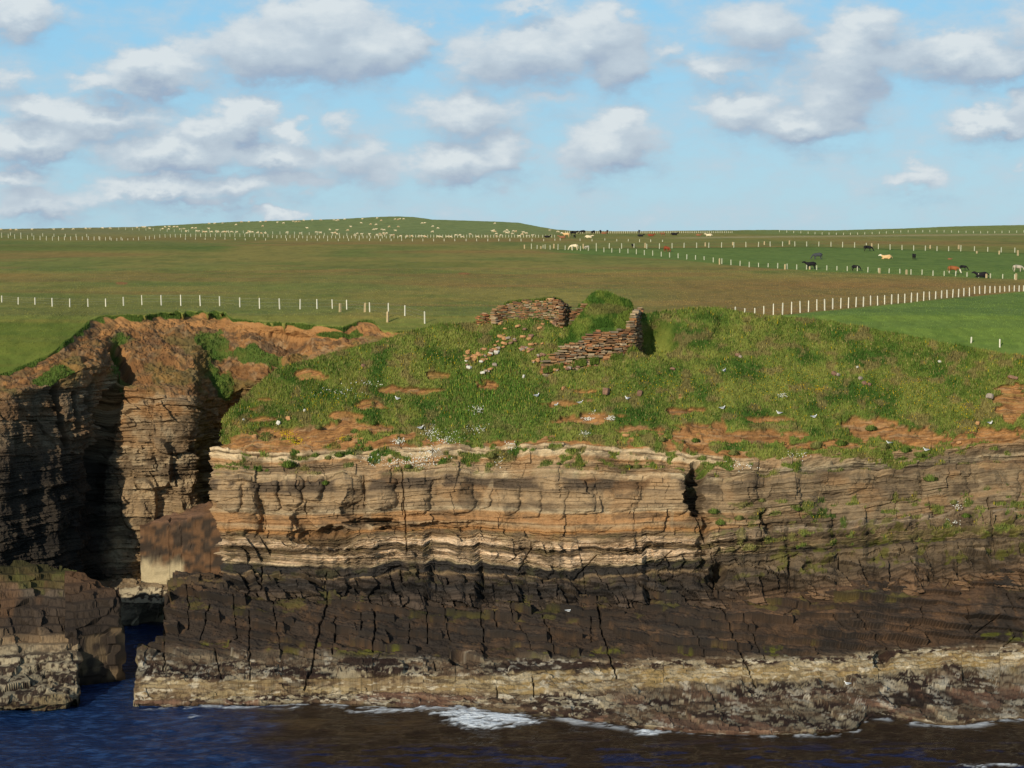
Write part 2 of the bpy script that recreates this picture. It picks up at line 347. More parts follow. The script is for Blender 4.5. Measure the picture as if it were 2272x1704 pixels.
# dark, broken patches in the dark bed; pale calcite streaks down joints
C = mixc(C, TAN, ((Tn > 1034) & (Tn < 1056))*(1-rightness)*ss(0.50, 0.62, fbm(arc/3.5, s/4, seed=84)))
C = mixc(C, CREAM*.85, (1-ss(0.035, 0.10, np.abs(((arc/5.3+1.2*vn(arc/11, s/6, seed=85)) % 1)-0.5)))*ss(-1155, -1140, Tg)*(1-ss(-1040, -1030, Tg))*0.4*ss(.5, .6, vn(arc/6, s/3, seed=850))*(rf_ < .3))
C = mixc(C, ORANGE*.95, 0.28*ss(0.54, 0.7, fbm(arc/4, s/2.2, seed=86))*rockw*(Tg > -1170))
C = mixc(C, DARKBED*.8, 0.6*ss(0.55, 0.7, fbm(arc/3, s/1.2, seed=87))*rockw)
C = mixc(C, MOSS*.6, 0.6*ss(0.56, 0.66, fbm(arc/1.5, s/.8, seed=88, o=5, g=.65))*(Tg < -1150)*(0.25+0.75*rightness)*(Tg > -1262))
C = C*(1-0.72*np.clip(crack, 0, 1)*rockw)[..., None]
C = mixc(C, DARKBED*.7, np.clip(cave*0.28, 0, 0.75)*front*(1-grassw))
# turf / soil
gmix = fbm(P[..., 0]/3.2, P[..., 1]/3.2, P[..., 2]/2.2, o=4, seed=91); gm2 = fbm(P[..., 0]/0.6, P[..., 1]/0.6, P[..., 2]/0.6, o=3, seed=92)
turf = mixc(mixc(G_MID, G_LITE, ss(0.45, 0.65, gmix)), G_DARK, ss(0.52, 0.70, 1-gmix))
turf = mixc(turf, G_DARK, ss(0.5, 0.8, gm2)*.7)
turf = mixc(turf, G_BROWN, ss(0.54, 0.66, fbm(P[..., 0]/1.6, P[..., 1]/1.6, P[..., 2]/1.0, seed=93))*.6)
lush = np.clip(1-((DX-1070)/150)**2-((DR-880)/95)**2, 0, 1)**.5
turf = mixc(turf, lin(64, 94, 32), lush*.5)
dirt = mixc(ORANGE, SOIL*.7, ss(.35, .65, fbm(arc/1.2, s*3, seed=94)))
dirt = mixc(dirt, TAN, .5*ss(.55, .7, fbm(arc/2, s*6, seed=95)))
gl = ss(-992, -900, Tg+28*np.exp(-((DX-1130)/230)**2)-30*np.exp(-((DX-600)/190)**2)-46*(fbm(arc/5.0, s/2.0, seed=96)-0.5)*2)
patch = ss(0.50, 0.56, fbm(arc/1.6, s/0.9, seed=97)+0.55*gl-0.2)
gmask = np.clip(patch*ss(0.02, .3, gl), 0, 1)*(1-scar)
tuft_low = ss(0.60, 0.64, fbm(arc/1.3, s/0.7, seed=98))*ss(-1035, -1000, Tg)*(1-scar)
gmask = np.maximum(gmask, tuft_low*(1-ss(-905, -880, Tg))*1.0)
gmask = np.maximum(gmask, rightness*ss(.62, .66, fbm(arc/1.2, s/.8, seed=99))*(Tg < -1080)*(Tg > -1215)*.85)
gmask = np.maximum(gmask, ss(-860, -820, Tg)*(1-scar))
gmask = gmask*(1-.9*ss(915, 938, DR+60*(fbm(DX/16, DR/8, seed=909)-.5))*(1-ss(650, 800, DX))*ss(.40, .50, fbm(DX/22, DR/9, seed=910)))
stripy = ss(.35, .65, (s*3.1+.9*vn(arc/2.5, s*2, seed=905)) % 1)
soilzone = ss(-974, -954, Tg+10*(vn(arc, s, seed=90)-.5))
dirt = dirt*(1-.42*stripy*ss(.35, .6, fbm(arc/1.6, s*1.5, seed=906)))[..., None]
C = mixc(C, dirt*(0.85+.3*h1)[..., None], soilzone*(1-.45*(h2 > .6)))
C = mixc(C, turf, gmask)
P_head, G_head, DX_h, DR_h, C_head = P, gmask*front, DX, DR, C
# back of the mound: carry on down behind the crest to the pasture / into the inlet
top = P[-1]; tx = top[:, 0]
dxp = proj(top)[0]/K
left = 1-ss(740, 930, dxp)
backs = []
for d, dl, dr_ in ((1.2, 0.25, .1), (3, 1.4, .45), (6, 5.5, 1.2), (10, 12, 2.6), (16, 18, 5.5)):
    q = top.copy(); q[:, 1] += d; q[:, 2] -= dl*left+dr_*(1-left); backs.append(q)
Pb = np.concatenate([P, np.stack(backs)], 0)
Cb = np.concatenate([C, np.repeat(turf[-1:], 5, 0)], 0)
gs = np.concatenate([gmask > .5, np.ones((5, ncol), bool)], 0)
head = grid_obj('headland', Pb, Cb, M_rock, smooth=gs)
tag(head, 'stratified sandstone cliff under a grassy mound above the sea', 'cliff', kind='structure')
# ================================================================= 2. FORESHORE SHELVES in front of the headland
fx = [290, 450, 700, 900, 1050, 1200, 1350, 1500, 1700, 1850, 1880, 1930, 2050, 2212, 2420]
f_sb = list(np.interp(fx, hx, slab)); f_sb[0] = 1285
f_b = [1400, 1410, 1412, 1415, 1418, 1420, 1420, 1420, 1415, 1408, 1404, 1400, 1394, 1385, 1378]
f_lip = [1462, 1466, 1462, 1455, 1455, 1440, 1438, 1435, 1430, 1425, 1420, 1414, 1405, 1400, 1394]
f_ft = [1512, 1508, 1496, 1495, 1500, 1494, 1488, 1475, 1470, 1460, 1456, 1450, 1440, 1435, 1430]
f_out = [1518, 1518, 1512, 1512, 1518, 1538, 1562, 1576, 1580, 1572, 1530, 1542, 1560, 1546, 1540]
f_w = [1524, 1524, 1522, 1527, 1534, 1551, 1573, 1586, 1588, 1580, 1548, 1556, 1572, 1554, 1548]
FT = [-1640, -1560, -1530, -1490, -1440, -1415, -1285, -1240]
px_f = np.arange(290, 2420, 1.75)*K
t_f = np.concatenate([np.linspace(-1640, -1560, 14), np.arange(-1558, -1240, 1.15)])
rows_f, Y_f = [], []
for i, x in enumerate(fx):
    r = [f_w[i]+34, f_w[i], f_out[i], f_ft[i], f_lip[i], f_b[i], f_sb[i], f_sb[i]-38]
    z = [-2.2, -0.06, 0.35, 0.95, 2.3, 2.9]
    if x < 1100: z[3] = 0.55
    y = [float(Yz(x*K, rr*K, zz)) for rr, zz in zip(r[:6], z)]
    rows_f.append([q*K for q in r]); Y_f.append(y+[190.9, 196.5])
R, Y = net(np.array(fx)*K, FT, rows_f, Y_f, px_f, t_f)
R = box_blur(R, 10, 1); Y = box_blur(Y, 10, 1)
xf_ = (px_f-W/2)/F*178
jog = 12*(hsh(np.floor(xf_/4.3+.6*vn(xf_/5, 0*xf_, seed=160)), 0*xf_, 0*xf_, 161)-.5)+9*(vn(xf_/1.4, 0*xf_, seed=162)-.5)+12*(vn(xf_/9, 0*xf_, seed=163)-.5)
zw = ss(-1515, -1490, t_f)*(1-ss(-1435, -1418, t_f))
for jc in range(len(px_f)):
    tq = t_f+jog[jc]*zw; R[:, jc] = np.interp(tq, t_f, R[:, jc]); Y[:, jc] = np.interp(tq, t_f, Y[:, jc])
le = np.interp(-t_f, [1240, 1285, 1385, 1392, 1405, 1440, 1560, 1640], [372, 362, 352, 322, 300, 292, 290, 286])*K+(vn(t_f/9, 0*t_f, seed=3)-.5)*9
u = (px_f[None, :]-290*K)/(170*K)
PX2 = np.where(u < 1, le[:, None]+(460*K-le[:, None])*np.clip(u, 0, 1), px_f[None, :])
R2 = np.stack([np.interp(PX2[j], px_f, R[j]) for j in range(len(t_f))]); Y2 = np.stack([np.interp(PX2[j], px_f, Y[j]) for j in range(len(t_f))])
P = PT(PX2, R2, Y2)
Tg = np.broadcast_to(t_f[:, None], R2.shape)
pxg, rowg = proj(P); DX, DR = pxg/K, rowg/K
X, Yw = P[..., 0], P[..., 1]
slabw = ss(-1430, -1405, Tg); shelfw = 1-slabw
# long low ledges that climb to the right across the tilted slab
v = (Tg/18.6)+X*0.15+0.9*(fbm(X/7, Tg/60, seed=101)-.5)
lg = v/1.15; li = np.floor(lg); lf = lg-li
xb = X+0.7*Tg/18.6*hsh(li, li*0, li*0, 104)
bj = np.floor(xb/(3.2+4*hsh(li, li*0, li*0, 102))+5*hsh(li, li*0+1, li*0, 103)); bh = hsh(li, bj, li*0, 105)
up = slabw*((bh-.5)*0.95+(0.5-lf)*0.6*(bh > .35)+(fbm(X/3, Tg/30, seed=106)-.5)*.6+(fbm(X*1.0, Tg/12, seed=107, o=4, g=.65)-.5)*.55+.16*(hsh(np.floor(v/.3+X*.02), 0*X, 0*X, 108)-.5))
# wave-worn shelf: rough plates
v2 = (Tg/18.6)*0.9+X*0.05+1.2*(fbm(X/5, Tg/45, seed=111)-.5); l2 = np.floor(v2/0.8); f2 = v2/0.8-l2
b2 = hsh(l2, np.floor((X+1.2*(vn(X/1.3, Yw/1.3, seed=118)-.5))/(1.2+2.4*hsh(l2, l2*0, l2*0, 112))+0.3*Tg/18), l2*0, 113)
up += shelfw*((b2-.5)*.36+(fbm(X/1.1, Yw/1.1, seed=114, g=.7, o=5)-.5)*.50)
topdark = ss(-1310, -1290, Tg)
bo, bc, bh1, bh2, bH2 = beds(Tg/18.6, X, 0.6, 44)
up += topdark*(bo*.8)
cracks = [[(880, 330), (905, 560), (920, 640)], [(1090, 400), (1105, 510), (1190, 620), (1230, 740)], [(1290, 460), (1340, 600), (1375, 720)], [(1650, 380), (1680, 590), (1740, 760), (1770, 880)],
          [(205, 440), (212, 560), (195, 700)], [(640, 370), (700, 650)], [(120, 450), (120, 600)], [(980, 470), (1000, 560)], [(545, 440), (545, 640)], [(435, 520), (430, 640)], [(1600, 470), (1600, 640)], [(1000, 930), (1005, 1010)], [(1230, 880), (1240, 1000)], [(590, 770), (605, 830)]]
cracks = [[(760+a/2.911, 1200+b/2.911) for a, b in c] for c in cracks]
c2 = [[(200, 180), (230, 330), (300, 520), (340, 640), (410, 780), (480, 930)], [(1110, 450), (1200, 580), (1330, 700)], [(400, 500), (540, 760)], [(980, 470), (1080, 570)], [(2110, 330), (2160, 450)], [(1840, 430), (1880, 600)], [(1560, 420), (1540, 540), (1410, 600)], [(50, 560), (160, 740)], [(1900, 590), (2050, 480)], [(640, 490), (760, 410)], [(2080, 680), (2160, 610), (2110, 540)]]
cracks += [[(1512+a/2.911, 1200+b/2.911) for a, b in c] for c in c2]
c3 = [[(1500, 330), (1530, 620), (1490, 680)], [(2120, 200), (2110, 420), (2060, 560), (2030, 760), (1970, 960)], [(1610, 460), (1615, 900)], [(1760, 360), (1810, 700)], [(1210, 300), (1210, 560)], [(1060, 570), (1060, 830)], [(1350, 400), (1290, 640)], [(1390, 700), (1430, 880)], [(2170, 470), (2150, 740)]]
cracks += [[(a/2.911, 1200+b/2.911) for a, b in c] for c in c3]
cd = np.zeros_like(up)
wx, wy = pxg+5*(fbm(DX/14, DR/14, seed=120)-.5)*2, rowg
for k, c in enumerate(cracks):
    wd = (1.7 if k in (3, 4, 14, 15, 26) else .9)
    cd = np.maximum(cd, np.clip(1.5-seg_dist(wx, wy, c)/wd, 0, 1)*(0.55+.45*vn(DX/20, DR/20, seed=121)))
up -= cd*0.8
# individual steps / notches
up -= 1.3*ss(0, .3, 1-((DX-988)/20)**2-((DR-1424)/13)**2)
up -= 0.9*ss(0, .3, 1-((DX-1905)/20)**2-((DR-1425)/22)**2)
up += 0.45*ss(0, .15, 1-((DX-800)/75)**4-((DR-1445)/16)**4)
zst = (P[..., 2]+.5*(fbm(X/4, Yw/4, seed=170, o=4)-.5))/.34; zfr = zst-np.floor(zst)
P[..., 2] += shelfw*(Tg > -1545)*.22*(ss(.55, .95, zfr)-zfr)
ef = np.minimum(ss(0, 8, np.arange(len(t_f)))[:, None], 1)
N = outward(P, 8)
P = P+N*(up*ef*np.where(Tg < -1555, .5, 1))[..., None]
# colour
n1 = fbm(X/1.3, Yw/2.0, Tg/20, o=5, seed=131, g=.6); n2 = fbm(X/5, Yw/5, seed=132); n3 = fbm(X/0.9, Yw/1.1, seed=133, o=4, g=.6)
C = ramp(-(Tg+np.interp(X, xf_, jog)*ss(-1515, -1490, Tg)*(1-ss(-1435, -1418, Tg)))+8*(n1-.5), [(1240, BLACK), (1262, GREY*.35), (1285, SLAB*.85), (1340, SLAB), (1400, SLAB*.9), (1412, SLAB), (1426, PALE*.6), (1440, PALE*.75), (1447, FACEY*.9), (1488, FACEY*.85), (1495, PALE*.75), (1535, PALE*.62), (1552, FACEY*.45), (1600, FACEY*.12)])
C = mixc(C, SLABO, slabw*ss(.40, .62, n2)*(.20+.32*ss(1350, 1900, DX))*(.3+1.0*n3))
C = mixc(C, lin(96, 72, 50), slabw*.5*ss(.5, .7, n3))
C = mixc(C, BLACK*.9, slabw*.55*ss(.52, .68, fbm(X/4, Tg/14, seed=134)))
C = mixc(C, MOSS*.7, slabw*.7*ss(.56, .66, .6*fbm(X/3.5, Tg/14, seed=135)+.4*n3)*(ss(-1425, -1412, Tg)*(1-ss(-1400, -1385, Tg))+.4*(Tg > -1330)))
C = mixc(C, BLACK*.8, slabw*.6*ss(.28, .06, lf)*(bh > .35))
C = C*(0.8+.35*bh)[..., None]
weedp = ss(.475, .525, .6*fbm(X/1.5, Yw/1.3, P[..., 2]/.5, seed=136, o=5, g=.7)+.4*fbm(X/.45, Yw/.6, P[..., 2]/.2, seed=1360, o=3)+.05*(fbm(X/9, Tg/40, seed=139)-.5)*2)
TJ = Tg+np.interp(X, xf_, jog)
facez = ss(-1495, -1482, TJ+10*(n1-.5))*(1-ss(-1450, -1440, TJ+14*(n1-.5)))*(.35+.65*ss(900, 1100, DX))
C = mixc(C, WEED, shelfw*weedp*(1-.55*facez)*(Tg > -1556))
C = mixc(C, lin(104, 84, 62), shelfw*.55*ss(.45, .6, fbm(X/6, Yw/2, P[..., 2]/.8, seed=1373, o=4)))
for (cx, cy, rx, ry) in ((800, 1436, 72, 13), (1170, 1440, 120, 17), (1300, 1440, 60, 12), (1990, 1508, 105, 20), (640, 1475, 40, 7), (1560, 1440, 60, 5)):
    C = mixc(C, WEED*.8, .92*ss(0, .25, 1-((DX-cx)/rx)**2-((DR-cy)/ry)**2+1.2*(n3-.5))*(1-.0*facez))
C = mixc(C, lin(112, 84, 66), shelfw*(1-facez)*.75*ss(.5, .62, fbm(X/4, Yw/3, seed=137))*ss(-1490, -1510, Tg))
C = mixc(C, lin(140, 118, 78), facez*ss(.42, .6, fbm(X/2.5, Tg/14, seed=1371, o=5, g=.6)))
C = mixc(C, PALE*.9, facez*.7*ss(.5, .62, fbm(X/1.3, Tg/5, seed=1372, o=4)))
C = mixc(C, lin(200, 190, 168), shelfw*.5*ss(.58, .7, fbm(X/1.2, Tg/8, seed=138))*(1-weedp))
C = C*(1-.75*np.clip(cd, 0, 1))[..., None]*(0.88+.24*b2)[..., None]
# dark wash line right at the sea
C = C*(1-.55*ss(.35, -.1, P[..., 2]))[..., None]
nl = 26
skirt = []
sk0 = P[:, 0]
for k in range(nl, 0, -1):
    q = sk0.copy(); f = k/nl
    q[:, 2] = sk0[:, 2]*(1-f)+np.minimum(-2.0, sk0[:, 2]-.5)*f; q[:, 0] += 0.4*f+.5*(vn(t_f/7, f*6+0*t_f, seed=141)-.5)*(f < 1); q[:, 1] += .2*f
    skirt.append(q)
Pf = np.concatenate([np.stack(skirt, 1), P], 1)
Cs = mixc(PALE*.75, FACEY*.6, vn(t_f/8, 0*t_f, seed=142))
Cs = mixc(Cs, SLAB*.8, ss(-1400, -1385, t_f))
Cf = np.concatenate([np.repeat(Cs[:, None], nl, 1)*(.7+.5*vn(np.arange(nl)[None, :]/3., t_f[:, None]/6, seed=143))[..., None], C], 1)
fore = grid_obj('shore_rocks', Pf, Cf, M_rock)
tag(fore, 'wave worn rock shelves and dark tilted slabs below the cliff', 'rocks', kind='structure')
P_fore, DXf, DRf = P, DX, DR
# ================================================================= 3. PASTURE to the horizon
hz_x = [-400, 0, 300, 520, 700, 760, 830, 880, 920, 960, 1100, 1150, 1200, 1232, 1270, 1400, 1700, 1850, 2000, 2120, 2272, 2700]
hz_r = [510, 508, 503.5, 492, 487.5, 485.5, 481.5, 480, 481.5, 487, 491.5, 494, 503.5, 509, 512, 513, 510, 511, 507, 502, 499, 494]
YT_r = [470, 480, 500, 512, 520, 530, 545, 575, 600, 640, 700, 760, 860, 1000]
YT_y = [1040, 1000, 900, 840, 680, 560, 470, 400, 355, 300, 230, 215, 201, 190]
def field_Y(row): return np.exp(np.interp(row, YT_r, np.log(YT_y)))
def field_pt(px, row):
    r = max(row, float(np.interp(px, hz_x, hz_r))+0.3)
    return Vector(PT(px, r, field_Y(r)).tolist())
px_g = np.concatenate([np.arange(-2200, -500, 40.0), np.arange(-500, 2800, 5.0), np.arange(2800, 4500, 40.0)])
uu = np.linspace(0, 1, 430)**0.75
hr = np.interp(px_g, hz_x, hz_r)
nb = (vn(px_g/3.3, 0*px_g, seed=150)-.5)*.9
# lower boundary of the pasture: cliff edge on the left, hidden behind the mound elsewhere
lb_x = np.array([-300, 0, 60, 110, 150, 200, 219, 300, 352, 400, 485, 500, 560, 640, 690, 740, 780, 805, 825, 850]+hx[10:]+[3000])
lb_r = np.array([1000, 812, 790, 765, 734, 692, 685, 684, 680, 678, 678, 692, 700, 702, 708, 712, 694, 694, 712, 720]+[c+13 for c in crest[10:]]+[830])
low_s = np.interp(px_g, lb_x*K, lb_r*K); low = low_s+(fbm(px_g/14, 0*px_g, seed=151)-.5)*9*(px_g < 880)
Rg = (low-3)[None, :]+(hr+nb*.6-(low-3))[None, :]*uu[:, None]
PXg = np.broadcast_to(px_g, Rg.shape)
Yg = field_Y(Rg)
P = PT(PXg, Rg, Yg)
und = (fbm(P[..., 0]/30, P[..., 1]/22, seed=152, o=3)-.5)
near = ss(560, 610, Rg)*(1-ss(690, 700, Rg))
P[..., 2] += und*.9*near+(fbm(P[..., 0]/1.5, P[..., 1]/1.5, seed=153)-.5)*.18*ss(600, 650, Rg)
DXg, DRg = PXg, Rg
X, Yw = P[..., 0], P[..., 1]
OL = lin(142, 130, 68); OLG = lin(124, 126, 64); RB = lin(148, 112, 66); DG = lin(98, 114, 52); GF = lin(106, 126, 60); HILL = lin(128, 138, 84); STRAW = lin(172, 156, 108)
m1 = fbm(X/34, DRg/16, seed=161, o=4); m2 = fbm(X/60, DRg/9, seed=162, o=4); m3 = fbm(X/5, Yw/6, seed=163, o=4)
C = mixc(OLG, OL, ss(.32, .66, m1))
C = mixc(C, RB, .5*ss(.50, .72, m2)*ss(520, 532, DRg))
C = mixc(C, DG, .45*ss(.56, .72, fbm(X/20, DRg/9, seed=164)))
# rust-brown band in front of the right-hand fence and across the middle
C = mixc(C, RB, .6*ss(1250, 1600, DXg+80*(m3-.5))*ss(612, 638, DRg+10*(m1-.5))*(1-ss(690, 720, DRg)))
C = mixc(C, RB, .35*np.exp(-((DRg-625)/12)**2)*ss(700, 1000, DXg))
C = mixc(C, DG, .7*np.exp(-((DRg-550-4*(m1-.5))/7)**2)*(1-ss(480, 540, DXg)))
C = mixc(C, DG, .45*ss(640, 655, DRg)*(1-ss(715, 790, DXg))*ss(.42, .6, m1))
C = mixc(C, G_MID*1.15, .7*ss(690, 730, DRg)*(1-ss(200, 330, DXg)))
# improved fields
midlow = np.interp(DXg, [1180, 1512, 1600, 1800, 2272], [556, 577, 585, 601, 618]); midup = np.interp(DXg, [1180, 1300, 1520, 1800, 1900, 2272], [553, 551, 549, 547, 549, 561])
inmid = ss(0, 1.5, DRg-midup)*(1-ss(0, 1.5, DRg-midlow))*ss(1150, 1290, DXg)
C = mixc(C, GF, inmid*.95); C = mixc(C, DG*.85, .7*inmid*(1-ss(2, 4, DRg-midup)))
rf = np.interp(DXg, [1600, 1740, 1900, 2100, 2272, 2800], [706, 697, 683, 664, 648, 600])
inrf = ss(0, 3, DRg-rf)*ss(1560, 1640, DXg)
C = mixc(C, mixc(GF, lin(114, 134, 60), ss(.4, .6, m1)), inrf)
far = 1-ss(514, 528, DRg)
C = mixc(C, HILL, far*.9*ss(200, 420, DXg)*(1-ss(1180, 1300, DXg)))
C = mixc(C, lin(138, 132, 90), far*.7*(1-ss(200, 420, DXg)))
C = mixc(C, STRAW, .8*np.exp(-((DRg-np.interp(DXg, [1500, 1700, 2272], [528, 525.5, 520]))/1.8)**2)*ss(1450, 1560, DXg))
C = mixc(C, lin(128, 138, 76), .8*(DRg < 519)*ss(1600, 1750, DXg))
C = mixc(C, SOIL, .9*((((DXg-270)/14)**2+((DRg-628)/3)**2) < 1)+.9*((((DXg-1030)/13)**2+((DRg-606)/2.2)**2) < 1))
C = mixc(C, C*np.array([.72, .8, .8]), .6*ss(.52, .66, fbm(X/2.6, Yw/5, seed=166, o=4, g=.65)))
C = C*(.90+.20*m3)[..., None]*(.90+.20*vn(X/.8, Yw/1.2, seed=165))[..., None]
# beyond the skyline the land falls away
tops = P[-1]; bk = []
for d, dz in ((60, -1.5), (250, -9), (1500, -60), (9000, -300)):
    q = tops.copy(); q[:, 0] *= (q[:, 1]+d)/q[:, 1]; q[:, 1] += d; q[:, 2] += dz; bk.append(q)
Pg = np.concatenate([P, np.stack(bk)], 0); Cg = np.concatenate([C, np.repeat(C[-1:], 4, 0)], 0)
# under-lap in front (hidden below the mound)
lowq = P[0].copy(); lowq[:, 2] -= 1.0; lowq[:, 1] += .4
Pg = np.concatenate([lowq[None], Pg], 0); Cg = np.concatenate([mixc(C[:1], SOIL*.5, np.array([[.8]])), Cg], 0)
fld = grid_obj('pasture', Pg, Cg, M_field, smooth=True)
tag(fld, 'rough olive and green pasture rising gently to a low hill', 'field', kind='structure')
P_fld = P; C_fld = C
# ================================================================= 4. COVE CLIFF behind and left of the headland
cx_ = [-220, 0, 100, 180, 219, 252, 300, 350, 400, 425, 447, 490, 520, 560, 600, 640, 690, 740, 800, 870, 930]
CT = [0, 1, 2, 3, 4, 5, 6]
def ccol(E, S1, S2, M1, M2, B):
    return [(B[0]+90, B[1]-.4), B, M2, M1, S2, S1, E]
ctab = [
 ccol((1000, 190), (1005, 189.5), (1010, 189), (1050, 188), (1120, 187), (1230, 186)),
 ccol((812, 204), (832, 201), (858, 196.5), (950, 194.5), (1080, 193), (1222, 191.5)),
 ccol((770, 210), (795, 207), (828, 201), (950, 200), (1080, 198.5), (1222, 197.5)),
 ccol((706, 219), (745, 214), (795, 206), (950, 204.5), (1080, 203.5), (1228, 202.5)),
 ccol((686, 226), (735, 219), (790, 210), (950, 208), (1080, 207), (1238, 206)),
 ccol((686, 227), (712, 225), (800, 215), (930, 211), (1080, 209.5), (1245, 208.5)),
 ccol((686, 227), (709, 226.2), (845, 212), (930, 210.5), (1080, 210), (1250, 209.5)),
 ccol((683, 227), (707, 226.2), (848, 212), (930, 210.8), (1080, 210.5), (1256, 210)),
 ccol((681, 227), (704, 226), (852, 212), (930, 210.8), (1080, 210.8), (1256, 210.4)),
 ccol((680, 227), (703, 226.2), (856, 213), (930, 212.5), (1080, 212), (1256, 211)),
 ccol((679, 227), (703, 226.4), (858, 219), (940, 220), (1080, 216), (1256, 212.5)),
 ccol((680, 227), (706, 226), (856, 220), (940, 222), (1080, 218), (1256, 214)),
 ccol((694, 226.8), (712, 226.2), (840, 221.5), (940, 226), (1080, 224), (1256, 221)),
 ccol((702, 226), (718, 225.6), (815, 217.5), (940, 222), (1080, 222), (1256, 221)),
 ccol((703, 226), (722, 225.6), (800, 217), (940, 222), (1080, 222), (1256, 221)),
 ccol((705, 225.5), (730, 225), (782, 219.5), (940, 222), (1080, 222), (1256, 221)),
 ccol((710, 225), (730, 223.5), (772, 219.5), (900, 222), (1080, 222), (1256, 221)),
 ccol((714, 224), (732, 222), (765, 219), (900, 222), (1080, 222), (1256, 221)),
 ccol((697, 227), (715, 222), (765, 219), (900, 222), (1080, 222), (1256, 221)),
 ccol((720, 222), (735, 220.5), (765, 218), (900, 222), (1080, 222), (1256, 221)),
 ccol((740, 219), (760, 218.5), (780, 218), (900, 220), (1080, 220), (1256, 220))]
rows_c = [[a[0]*K for a in c] for c in ctab]; Y_c = [[a[1] for a in c] for c in ctab]
px_c = np.arange(-220, 930, 1.5)*K
t_c = np.linspace(0, 6, 520)
t_c = np.concatenate([np.linspace(0, 1, 60)[:-1], np.linspace(1, 4, 330)[:-1], np.linspace(4, 6, 170)])
R, Y = net(np.array(cx_)*K, CT, rows_c, Y_c, px_c, t_c)
R = box_blur(R, 5, 1); Y = box_blur(Y, 6, 1)
PXc = np.broadcast_to(px_c, R.shape)
# match the pasture edge exactly along the top row
Rt = np.interp(px_c, px_g, low)-2; Rs = np.interp(px_c, px_g, low_s)-2
R = R+(Rs-R[-1])[None, :]*ss(4.6, 6, t_c)[:, None]+(Rt-Rs)[None, :]*ss(5.6, 6, t_c)[:, None]
Y = Y+((field_Y(Rs)+.3)-Y[-1])[None, :]*ss(4.2, 6, t_c)[:, None]
Y[-1] = field_Y(R[-1])+.3
PXc = PXc-46*K*ss(840*K, 1040*K, R)*np.exp(-((px_c/K-258)/55)**2)[None, :]
P = PT(PXc, R, Y); Tg = np.broadcast_to(t_c[:, None], R.shape)
DX, DR = PXc/K, R/K
X, Yw, Z = P[..., 0], P[..., 1], P[..., 2]
rockw = 1-ss(3.7, 4.15, Tg+.5*(fbm(X/3, Z/3, seed=201)-.5)*2)
arcv = X+Yw*0.9
o_, cr_, h1, h2, H2 = beds(Z, arcv, .25, 207)
N = outward(P, 8)
disp = rockw*(o_*1.15+(fbm(arcv/5, Z/9, seed=203)-.5)*3.4+(fbm(arcv/1.6, Z/4, seed=204)-.5)*1.0)
soilw = 1-rockw
disp += soilw*((fbm(X/2.2, Yw/2.2, Z/1.4, seed=205, o=5, g=.62)-.5)*2.2+(fbm(X/.6, Yw/.6, Z/.35, seed=245, o=3)-.5)*.5)*(1-ss(5.3, 5.7, Tg))
# overhanging turf lip with fluted earth under it
disp += ss(4.95, 5.05, Tg)*(1-ss(5.7, 6, Tg))*(.30*(fbm(arcv/.6, Z/2, seed=206)-.5)-.28*ss(380, 420, DX)*(1-ss(480, 500, DX))-.12)
# vertical chimneys on the left wall
ch = [[(250, 755), (281, 802), (254, 850), (235, 900), (228, 958), (211, 1000), (207, 1080)], [(170, 850), (178, 930)], [(205, 830), (215, 900)], [(130, 840), (140, 900), (150, 960)]]
cv = 0
for k, c in enumerate(ch): cv = np.maximum(cv, np.clip(1.5-seg_dist(DX+5*(vn(DR/9, 0*DR, seed=5)-.5), DR, c)/(11 if k == 0 else 5), 0, 1))
disp -= cv*2.4
disp -= 2.0*np.clip(1-((DX-600)/22)**2-((DR-800)/26)**2+.8*(fbm(DX/12, DR/12, seed=240)-.5), 0, 1)**.6
disp -= 1.6*np.clip(1-((DX-610)/70)**2-((DR-742)/30)**2, 0, 1)*(Tg < 5.6)
for (cx2, cy2, rx2, ry2, am) in ((375, 920, 44, 60, 1.2), (330, 1000, 46, 60, 1.0), (395, 1020, 30, 50, .8), (300, 1090, 40, 60, .9)):
    disp += am*ss(0, .3, 1-np.abs((DX-cx2)/rx2)**3-np.abs((DR-cy2)/ry2)**3)
efc = ss(0, .12, 6-Tg)
P = P+N*(disp*efc)[..., None]
lowz = ss(4.3, 3.1, Tg)
C = mixc(TAN*.9, GREY*.9, ss(.4, .6, fbm(arcv/3, Z/1.2, seed=211)))
C = mixc(C, ORANGE*.9, .7*ss(2.4, 3.4, Tg)*ss(.42, .6, fbm(arcv/4, Z/3, seed=212)))
C = mixc(C, DARKBED*.8, .8*ss(.45, .62, fbm(arcv/4, Z/2, seed=213))*ss(3.6, 2.2, Tg))
C = mixc(C, CREAM*.8, .45*ss(.56, .66, fbm(arcv/2, Z/1.0, seed=214)))
C = mixc(C, lin(120, 92, 40), .6*ss(1080, 1130, DR)*ss(360, 400, DX))
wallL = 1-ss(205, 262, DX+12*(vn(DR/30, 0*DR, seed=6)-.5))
C = mixc(C, lin(62, 54, 46), .55*wallL*rockw)  # shade on the left cove wall painted into the rock colour
C = mixc(C, BLACK*.55, .85*wallL*ss(930, 1040, DR))  # deeper painted shade towards the foot of that wall
C = C*(.75+.45*h1)[..., None]*(.8+.35*h2)[..., None]*(1-.7*np.clip(cr_, 0, 1)*rockw)[..., None]
ea = mixc(ORANGE*.85, SOIL*.6, ss(.4, .6, fbm(X/1.6, Yw/1.6, Z/.9, seed=215)))
ea = mixc(ea, TAN, .5*ss(.52, .64, fbm(X/.8, Yw/.8, Z/.35, seed=216)))
ea = mixc(ea, lin(70, 56, 40), .7*ss(.54, .64, fbm(X/.7, Yw/.7, Z/.5, seed=246)))
